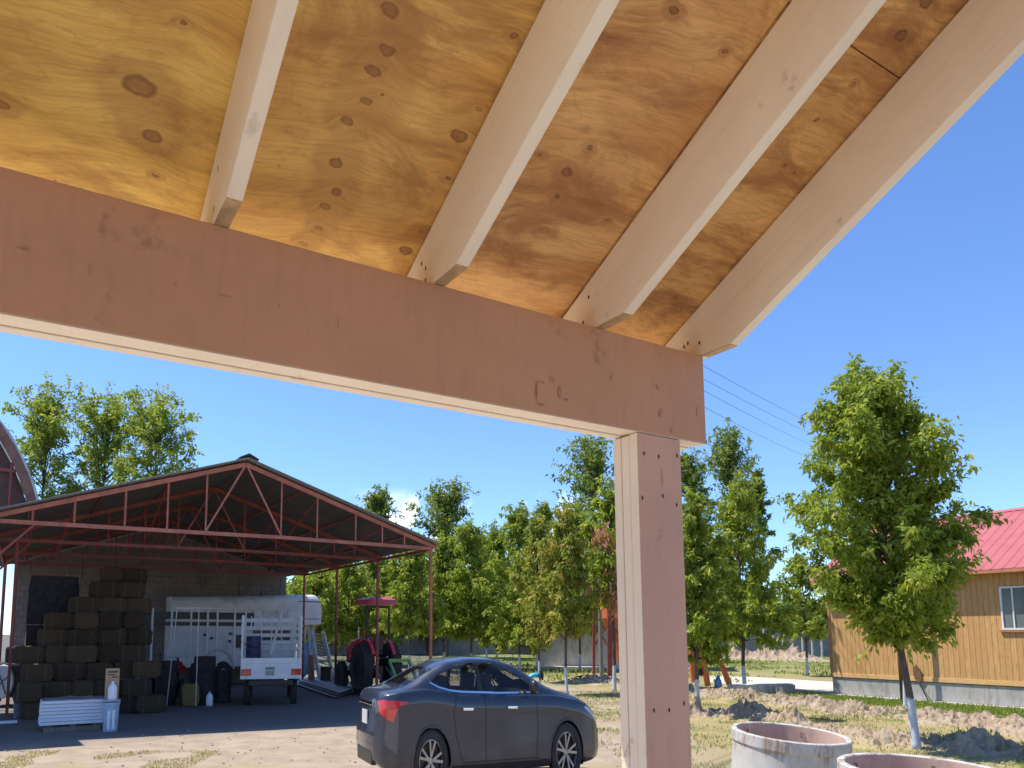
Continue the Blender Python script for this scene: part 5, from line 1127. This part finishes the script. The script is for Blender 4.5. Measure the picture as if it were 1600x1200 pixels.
# straw bales
def bale(c_, lab, m=M_HAY, sz=(.585, .40, .368), grp=None, rz=0):
    mb = MB(); L, D_, Hh = sz; n1, n2, n3 = 6, 4, 5
    bm = bmesh.new(); bmesh.ops.create_cube(bm, size=1); bmesh.ops.subdivide_edges(bm, edges=bm.edges, cuts=4, use_grid_fill=True)
    sd_ = rnd.random() * 50
    for v in bm.verts:
        p = v.co.copy(); n = noise.noise(Vector((p.x * 4 + sd_, p.y * 4, p.z * 4))) * .075; r = .5 ** 4; f = 1 - .06 * ((abs(p.x) * 2) ** 6 * (abs(p.z) * 2) ** 6 + (abs(p.y) * 2) ** 6 * (abs(p.z) * 2) ** 6)
        v.co = Vector((p.x * L * f * (1 + n), p.y * D_ * f * (1 + n), p.z * Hh * f * (1 + n)))
    me = bpy.data.meshes.new('straw_bale'); bm.to_mesh(me); bm.free(); me.materials.append(m)
    o = bpy.data.objects.new('straw_bale', me); COL.objects.link(o); o.location = c_; o.rotation_euler = (0, 0, BANG + rz); tag(o, lab, 'straw bale', grp)
    tw = MB()
    for x in (-.28, .28):
        e = .504; y_, z_ = D_ * e, Hh * e; pts = [(x * L, -y_, -z_), (x * L, y_, -z_), (x * L, y_, z_), (x * L, -y_, z_), (x * L, -y_, -z_)]; tw.path(pts, .0025, 4)
    tw.build('twine', M_GREYT, o)
    return o
protos = []
def bale_copy(row, col, c_, rz):
    lab = 'straw bale, %s from the right in the %s layer of the dark stack' % (col, row)
    if len(protos) < 6: o = bale(c_, lab, grp='straw bales in the stack', rz=rz); protos.append(o); return o
    src = protos[rnd.randrange(6)]; o = src.copy(); COL.objects.link(o); o['label'] = lab
    for ch in list(src.children): d = ch.copy(); COL.objects.link(d); d.parent = o
    o.location = c_; o.rotation_euler = (0, 0, BANG + rz); return o
for lev in range(9):
    z = .18 + lev * .36; s0 = 2.2 + (lev // 2) * .38 + (.1 if lev % 2 else 0)
    prof_r = [bpx(258, 2.5), bpx(256, 2.5), bpx(252, 2.7), bpx(244, 3), bpx(240, 3), bpx(236, 3.5), bpx(232, 3.8), bpx(236, 4), bpx(222, 4.2)][lev]
    prof_l = [bpx(30, 2.5), bpx(34, 2.5), bpx(40, 2.8), bpx(44, 3), bpx(50, 3.2), bpx(62, 3.4), bpx(80, 3.6), bpx(112, 4), bpx(140, 4.2)][lev]
    b_ = prof_r + .28 + (.25 if lev % 2 else 0)
    bi = 0
    while b_ < prof_l - .1:
        endon = rnd.random() < .22; blk = .12 * math.sin(b_ * 2.1 + lev * .3) + (.35 if (b_ > bpx(120, 3) and lev > 2) else 0)
        if 1:
            bi += 1; bale_copy(('lowest', 'second', 'third', 'fourth', 'fifth', 'sixth', 'seventh', 'eighth', 'topmost')[lev], ('first', 'second', 'third', 'fourth', 'fifth', 'sixth', 'seventh', 'eighth', 'ninth')[bi - 1], sp(b_ + (-.1 if endon else 0), s0 + blk + rnd.uniform(-.09, .09), z + rnd.uniform(-.012, .012)), rnd.uniform(-.09, .09) + (math.pi / 2 if endon else 0))
        b_ += .575 if not endon else .40
tc_ = sp(bpx(84, 4.4), 4.4, 0); tcb = thing('tarp_covered_stack', 'tall black tarp-covered stack left behind the straw bales', 'covered stack', tc_)
mb = MB(); nn_ = 22
for j in range(13):
    for i in range(nn_):
        t = i / nn_; pu = [(-.52, -.4), (.52, -.4), (.52, .4), (-.52, .4)]; q = t * 4; k = int(q); f = q - k; u = pu[k][0] * (1 - f) + pu[(k + 1) % 4][0] * f; v = pu[k][1] * (1 - f) + pu[(k + 1) % 4][1] * f
        w_ = 1 + .035 * math.sin(i * 2.3) * (1 - j / 13) + .02 * math.sin(j * 1.7 + i); z = 2.95 * j / 12 if j < 12 else 3.02; sh = 1 if j < 12 else .9
        mb.v.append(tc_ + B * u * w_ * sh + A * v * w_ * sh + Z * z)
for j in range(12):
    for i in range(nn_): mb.f.append((j * nn_ + i, j * nn_ + (i + 1) % nn_, (j + 1) * nn_ + (i + 1) % nn_, (j + 1) * nn_ + i))
mb.f.append(tuple(range(12 * nn_, 13 * nn_))); mb.build('tarp', M_DARK, tcb, True)
mb = MB(); mb.path([tc_ + B * u + A * v + Z * 1.9 for u, v in ((-.56, -.44), (0, -.45), (.56, -.44))], .012, 6); mb.build('rope', M_GREYT, tcb, True)
p = gnd(113, 1108); bale(p + Z * .19 + A * .3, 'brown straw bale directly behind the foam board stack', sz=(.62, .4, .38))
p = gnd(296, 1103); bale(p + Z * .26, 'golden straw bale standing on end beside the white jug', M_HAYG, sz=(.38, .3, .52))
p = gnd(215, 1107); bale(p + Z * .16 + A * .1, 'loose greenish straw bale lying low in front of the stack', M_HAYG, sz=(.9, .5, .3))
# white jug
p = gnd(327, 1103); j = thing('jug', 'small white plastic jug on the shed floor beside the dark barrel', 'jug', p)
mb = MB(); mb.lathe([(0, 0), (.075, 0), (.08, .04), (.08, .20), (.06, .26), (.03, .28), (.03, .32)], 18, p); mb.build('body', M_PALE, j, True, smooth=True); mb = MB(); mb.lathe([(0, .35), (.035, .35), (.035, .31)], 14, p); mb.build('cap', M_BLUE, j, True)
def barrel(px, y, h, r, m, lab, cat='barrel'):
    p = gnd(px, y); mb = MB(); mb.lathe([(0, 0), (r * .95, 0), (r, .05), (r, h * .32), (r * 1.04, h * .34), (r, h * .36), (r, h * .65), (r * 1.04, h * .67), (r, h * .69), (r * .98, h), (0, h)], 24, p); return tag(mb.build('barrel', m), lab, cat)
barrel(318, 1100, 1.15, .26, M_DARK, 'dark tall barrel behind the small white jug'); barrel(258, 1102, 1.05, .24, M_DARK, 'dark barrel at the right foot of the straw stack'); barrel(240, 1098, .9, .2, M_BLACKP, 'black short barrel against the straw stack')
barrel(346, 1098, .8, .22, M_DARK, 'dark squat barrel in front of the trailer wheel')
# old motorcycle with red tank
p = gnd(284, 1099) + A * .5; mc = thing('motorcycle', 'old motorcycle with red tank and seat in the shade of the shed', 'motorcycle', p)
d_ = A
for s_ in (-.36, .36):
    mb = MB(); mb.lathe([(.20, -.04), (.26, -.045), (.30, 0), (.26, .045), (.20, .04)], 26, (0, 0, 0), Vector((0, 1, 0))); mb.v = [p + d_ * (s_ + v.x * .65) + B * v.y * .8 + Z * (v.z + .30) for v in mb.v]; mb.build('wheel', M_BLACK, mc, True, smooth=True)
mb = MB(); mb.beam(p - d_ * .36 + Z * .3, p + d_ * .1 + Z * .45, .06, .08); mb.beam(p + d_ * .1 + Z * .35, p + d_ * .24 + Z * .95, .06, .07); mb.beam(p + d_ * .36 + Z * .3, p + d_ * .22 + Z * 1.1, .05, .06); mb.box(p + Z * .42, (.22, .28, .30), B, A); mb.build('frame', M_BLACKP, mc, True, bevel=.01)
mb = MB(); mb.lathe([(0, -.22), (.1, -.17), (.13, 0), (.1, .17), (0, .22)], 14, p + d_ * .08 + Z * .88, d_); mb.build('tank', M_REDP, mc, True, smooth=True)
mb = MB(); mb.box(p - d_ * .22 + Z * .86, (.18, .36, .09), B, A); mb.build('seat', M_BLACKP, mc, True, bevel=.03)
mb = MB(); mb.path([p + d_ * .2 + Z * 1.12 - B * .26, p + d_ * .24 + Z * 1.1, p + d_ * .2 + Z * 1.12 + B * .26], .018, 7); mb.build('handlebar', M_STEEL, mc, True)
mb = MB(); mb.lathe([(0, -.05), (.09, 0), (.09, .05)], 14, p - d_ * .42 + Z * .82, -d_); mb.build('rear_mudguard', M_REDP, mc, True)
# white rectangular frame propped up
fd = 17.6; f0, f1, f2, f3 = at(268, 1010, fd), at(277, 951, fd), at(311, 952, fd), at(309, 1010, fd); f0.z = .0; f3.z = .0; f0.x -= .06
mb = MB()
for a_, b_ in ((f0, f1), (f1, f2), (f2, f3)): mb.beam(a_, b_, .022, .02)
tag(mb.build('bare_frame', M_WHITED), 'thin pale rectangular frame standing upright left of the trailer', 'frame')
# left edge of the shed: disc-fronted tank, machine, plank
p = gnd(4, 1106); dk = thing('seed_drill', 'dark farm machine with a round pale disc front at the left shed post', 'farm machine', p)
mb = MB(); c_ = at(4, 1065, p.y); mb.lathe([(0, -.02), (.24, -.02), (.25, 0), (.25, .03), (0, .03)], 30, Vector((0, 0, 0)), Vector((0, 1, 0))); mb.v = [Vector((c_.x + v.x, c_.y + v.y, c_.z + v.z * 1.55)) for v in mb.v]; mb.build('disc', simple('pale disc', (.42, .46, .55), .5, 0, .15, 6), dk, True)
mb = MB()
for a_ in (.5, 2.2, 3.9, 5.2): mb.beam(c_ - Vector((0, .035, 0)), c_ + Vector((math.cos(a_) * .21, -.035, math.sin(a_) * .33)), .02, .014)
mb.build('disc_spokes', M_BLACKP, dk, True)
mb = MB(); mb.box((c_.x - .1, c_.y + .5, .62), (.9, .8, .8)); mb.box((c_.x + .05, c_.y + .4, 1.2), (.35, .4, .4)); mb.build('hopper', M_DARK, dk, True, bevel=.06)
for s_ in (-.3, .45):
    mb = MB(); mb.lathe([(.1, -.06), (.22, -.06), (.24, 0), (.22, .06), (.1, .06)], 20, (c_.x + s_, c_.y + .1, .24), Vector((0, 1, 0))); mb.build('wheel', M_BLACK, dk, True)
p = gnd(11, 1131); mb = MB(); mb.box(p + Z * .03, (.34, .12, .05), B, A); tag(mb.build('plank', M_PALE, bevel=.01), 'short white plank lying on the ground at the left edge', 'plank')
p = gnd(30, 1122); mb = MB(); mb.lathe([(0, 0), (.10, 0), (.12, .30), (.11, .31), (.09, .02), (0, .02)], 18, p); tag(mb.build('pail', simple('dark pail', (.10, .10, .13), .6)), 'dark grey pail between the farm machine and the foam boards', 'pail')
p = gnd(62, 1110); mb = MB(); mb.lathe([(0, 0), (.13, .01), (.16, .2), (.10, .38), (.04, .44), (0, .45)], 12, p); tag(mb.build('feed_sack', simple('grey sack', (.28, .27, .27), .9, 0, .3, 8, .3), smooth=True), 'grey half-full sack leaning at the left of the foam boards', 'sack')
# ================================================================== CONCRETE RINGS
def ring(px, R0_, h, lab, ymid, tx, ty):
    p = gnd(px, ymid, h); r = thing('concrete_ring', lab, 'concrete ring', (p.x, p.y, -.04), 0, 'concrete well rings'); t = .045
    r.rotation_euler = (tx, ty, 0); h += .04
    mb = MB(); n = 72
    prof = [(R0_ + .0, -.3), (R0_ + .0, h - .135), (R0_ + .018, h - .115), (R0_ + .018, h - .008), (R0_ + .010, h), (R0_ - t + .012, h), (R0_ - t + .004, h - .008)]
    mb.lathe(prof, n); o = mb.build('shell', M_RING, r, smooth=True); e = o.modifiers.new('e', 'EDGE_SPLIT'); e.split_angle = R_(35)
    mb = MB(); mb.lathe([(R0_ - t + .004, h - .008), (R0_ - t, h - .07), (R0_ - t, .06), (0, .06)], n); o = mb.build('lining', M_RINGIN, r, smooth=True); e = o.modifiers.new('e', 'EDGE_SPLIT'); e.split_angle = R_(35)
    for a in (2.15, .9):
        q_ = Vector((math.cos(a) * (R0_ - t - .004), math.sin(a) * (R0_ - t - .004), h - .10)); d_ = Vector((math.cos(a), math.sin(a), 0)); w_ = d_.cross(Z)
        mb = MB(); mb.path([q_ + w_ * .014 + Z * .026, q_ - d_ * .022 + Z * .03, q_ - d_ * .022 - Z * .018, q_ + w_ * .014 - Z * .026], .006, 6); mb.build('lifting_loop', M_BROWN, r)
    return r
ring(1226, .585, .62, 'nearly whole pale concrete well ring with brown rust stains under its rim', 1143, R_(4.2), R_(3.2))
ring(1440, .625, .60, 'concrete well ring cut off by the bottom edge below the big tree', 1199, R_(2), R_(1.5))
# ================================================================== MID GROUND RIGHT
p = gnd(1411, 1096); mb = MB(); zt_ = 3.4; mb.path([p, p + Z * 1.5, p + Z * zt_], [.055, .052, .048], 10); tag(mb.build('wooden_pole', M_BROWN, smooth=True), 'dark brown timber pole between the big tree and the wooden house', 'pole')
q0 = hp(4.15, -.30, .02); sv = thing('shovel', 'dark shovel leaning blade-up against the wooden house wall', 'shovel', q0)
e0 = on_plane_b(1436, 1066, -.06); e1 = on_plane_b(1450, 1094, -.26); tpz = on_plane_b(1431, 1038, -.05)
e1.z = max(0.0, e1.z)
mb = MB(); mb.tube(e1, e0, .014, 8); mb.build('handle', M_BLACKP, sv, True)
mb = MB(); ud = (tpz - e0).normalized(); sdv = -A; L_ = (tpz - e0).length; mb.prism([e0 - sdv * .02, e0 - sdv * .09 + ud * L_ * .18, e0 - sdv * .09 + ud * L_ * .7, e0 + ud * L_, e0 + sdv * .09 + ud * L_ * .7, e0 + sdv * .09 + ud * L_ * .18, e0 + sdv * .02], -B * .012); mb.build('blade', M_BROWN, sv, True)
for (x0, y0, x1, y1, w, h_, lab, m) in ((1141, 1084, 1236, 1082, .28, .26, 'long pale concrete kerb beam lying in the grass', M_CONCL),):
    a_, b_ = gnd(x0, y0), gnd(x1, y1); mb = MB(); mb.beam(a_ + Z * h_ / 2, b_ + Z * h_ / 2, w, h_); tag(mb.build('kerb_beam', m, bevel=.02), lab, 'concrete beam')
p = gnd(1228, 1085); cbk = thing('cinder_block', 'grey cinder block at the right end of the kerb beam', 'cinder block', p)
mb = MB()
for u, w in ((-.25, .05), (0, .05), (.25, .05)): mb.box(p + B * u + Z * .13, (w, .22, .26), B, A)
mb.box(p + A * .1 + Z * .13, (.54, .03, .26), B, A); mb.box(p - A * .1 + Z * .13, (.54, .03, .26), B, A); mb.build('block', M_CONC, cbk, True)
# orange machine
p = gnd(1108, 1076) + A * .3; om = thing('orange_machine', 'orange painted farm machine with a dark body under the trees right of the post', 'farm machine', p)
def ob(x, y, d): return at(x, y, d)
dO = p.y
for k, (x0, y0, x1, y1) in enumerate(((1098, 1022, 1106, 1072), (1128, 1040, 1140, 1070), (1096, 1010, 1128, 1040), (1080, 1016, 1084, 1066))):
    mb = MB(); mb.beam(ob(x0, y0, dO), ob(x1, y1, dO), .16, .14); mb.build('arm', M_ORANGE, om, True, bevel=.02)
mb = MB(); c_ = ob(1091, 1040, dO + .3); mb.box((c_.x, c_.y, .85), (.42, .5, .95)); mb.build('hopper', simple('dark maroon', (.06, .02, .02), .6), om, True, bevel=.05)
mb = MB(); c_ = ob(1120, 1060, dO); mb.lathe([(0, 0), (.13, 0), (.10, .20), (.03, .38), (0, .38)], 14, (c_.x, c_.y - .1, .02)); tag(mb.build('blue_funnel', M_BLUE, smooth=True), 'blue plastic funnel standing beside the orange machine', 'funnel')
# small pale building with hopper
wl, wr_ = gnd(838, 1045), gnd(985, 1047); wb = thing('pump_house', 'low grey-white building behind the yellowing trees', 'building', wl)
wd = (wr_ - wl).normalized(); wn_ = Vector((-wd.y, wd.x, 0)); WHt = 2.75; ln_ = (wr_ - wl).length + 3
mb = MB(); c_ = wl + wd * ln_ / 2 + wn_ * 2 + Z * WHt / 2; mb.box(c_, (ln_, 4, WHt), wd, wn_); mb.build('wall', M_CONCL, wb, True)
mb = MB(); mb.box(wl + wd * ln_ / 2 + wn_ * 2 + Z * (WHt + .08), (ln_ + .4, 4.4, .14), wd, wn_); mb.build('roof', M_CONCL, wb, True)
mb = MB(); mb.box(wl + wd * ln_ / 2 - wn_ * .4 + Z * .08, (ln_, .8, .15), wd, wn_); mb.build('plinth', M_CONCL, wb, True)
mb = MB(); mb.box(wl + wd * .06 - wn_ * .02 + Z * 1.4, (.16, .05, 2.8), wd, wn_); mb.build('corner_trim', M_WHITE, wb, True)
dH = 31; hpn = thing('feed_hopper', 'orange cone-bottomed hopper on a red steel frame beside the pale building', 'hopper', at(955, 990, dH).xy.to_3d())
hx = at(966, 990, dH); mb = MB()
z0, z1, z2, z3 = at(966, 1046, dH).z, at(966, 985, dH).z, at(966, 930, dH).z, at(966, 850, dH).z
mb.lathe([(.10, z0), (.62, z1), (.85, z1 + .5), (.85, z2), (0, z2 + .3)], 12, (hx.x + .15, hx.y, 0)); mb.build('drum', M_ORANGE, hpn, True)
for (xa, xb) in ((928, 928), (951, 951), (955, 955), (985, 985)):
    mb = MB(); a_, b_ = at(xa, 1060, dH - (1 if xa in (951, 955) else .6)), at(xb, 905, dH - (1 if xa in (951, 955) else .6)); a_.z = 0; mb.beam(a_, b_, .10, .10); mb.build('leg', M_RED, hpn, True)
mb = MB(); a_ = at(928, 1010, dH - .6); b_ = at(951, 975, dH - .9); mb.beam(a_, b_, .06, .06); mb.beam(at(930, 975, dH - .6), at(953, 1015, dH - .9), .06, .06); mb.beam(at(955, 975, dH - .9), at(985, 1015, dH - .7), .06, .06); mb.build('brace', M_RED, hpn, True)
mb = MB(); p = gnd(940, 1062); mb.path([p, p + Z * 2.6], [.08, .07], 9); tag(mb.build('timber_stake', M_GREYT), 'grey-brown timber stake in front of the pale building', 'stake')
# blue pipe with valve
p = gnd(826, 1078); pv = thing('irrigation_pipe', 'bright blue bent irrigation pipe with a dark flanged valve behind the car', 'pipe', p)
d0 = p.y; mb = MB(); zt_ = at(830, 1054, d0).z; pts = [p, p + Z * (zt_ - .22)] + [p + Vector((.2 - .2 * math.cos(a), 0, zt_ - .22 + .2 * math.sin(a))) for a in (.4, .8, 1.2, 1.57)] + [p + Vector((.34, 0, zt_ - .02))]
mb.path(pts, .075, 14); mb.build('pipe', M_CYAN, pv, True, smooth=True)
mb = MB(); c_ = p + Vector((.35, 0, zt_ - .02)); mb.lathe([(0, -.02), (.15, -.02), (.15, .02), (.08, .03), (.08, .05), (.16, .05), (.16, .09), (0, .09)], 20, c_, Vector((1, 0, 0))); mb.tube(c_ + Vector((.05, 0, 0)), c_ + Vector((.05, 0, .28)), .02); mb.build('valve', M_BLACKP, pv, True)
# orchard block wall and fence far behind
def wall_line(x0, y0, x1, y1, h, lab, m=M_BLOCKG):
    a_, b_ = gnd(x0, y0), gnd(x1, y1); mb = MB(); mb.beam(a_ + Z * h / 2, b_ + Z * h / 2, .2, h); return tag(mb.build('boundary_wall', m), lab, 'wall')
wall_line(480, 1023, 1000, 1022, 1.9, 'long grey block boundary wall behind the orchard on the left')
wall_line(1100, 1024, 1330, 1026, 2.3, 'grey block boundary wall seen between the trees and the wooden house')
for i in range(7):
    px = 1195 + i * 15; p = gnd(px, 1029 - (i % 2)); mb = MB(); mb.path([p, p + Z * 2.2], [.07, .06], 8); tag(mb.build('fence_post', M_CONCL), 'pale post of the far fence before the grey wall', 'fence post', 'far fence posts')
# yard debris
dr_ = random.Random(9); st = MB()
for i in range(260):
    x, y = dr_.uniform(-5, 3), dr_.uniform(9.2, 13.5); s_ = dr_.uniform(.008, .028); n0 = len(st.v); st.lathe([(0, -s_ * .3), (s_, 0), (s_ * .6, s_ * .6), (0, s_ * .8)], 5, (x, y, 0))
tag(st.build('gravel', simple('gravel', (.30, .24, .19), .9, 0, .4, 30)), 'small stones scattered over the dusty yard', 'stones', kind='stuff')
# power lines
for i, (x0, y0, x1, y1) in enumerate(((1107, 584, 1300, 676), (1106, 604, 1296, 690), (1106, 622, 1276, 698), (1107, 648, 1262, 713))):
    a_, b_ = at(x0, y0, 26), at(x1, y1, 48); d_ = b_ - a_; a2, b2 = a_ - d_ * .8, b_ + d_ * 1.6; mb = MB()
    pts = [a2.lerp(b2, t / 24) for t in range(25)]; 
    pts = [q_ - Z * (.9 * (1 - (2 * (t / 24) - 1) ** 2) - .9 * (1 - (2 * (.38) - 1) ** 2)) for t, q_ in enumerate(pts)]
    mb.path(pts, .008, 5); tag(mb.build('power_line', M_BLACKP), ('highest', 'second from the top', 'third from the top', 'lowest')[i] + ' of the four thin wires crossing the sky right of the post', 'power line', 'overhead wires')
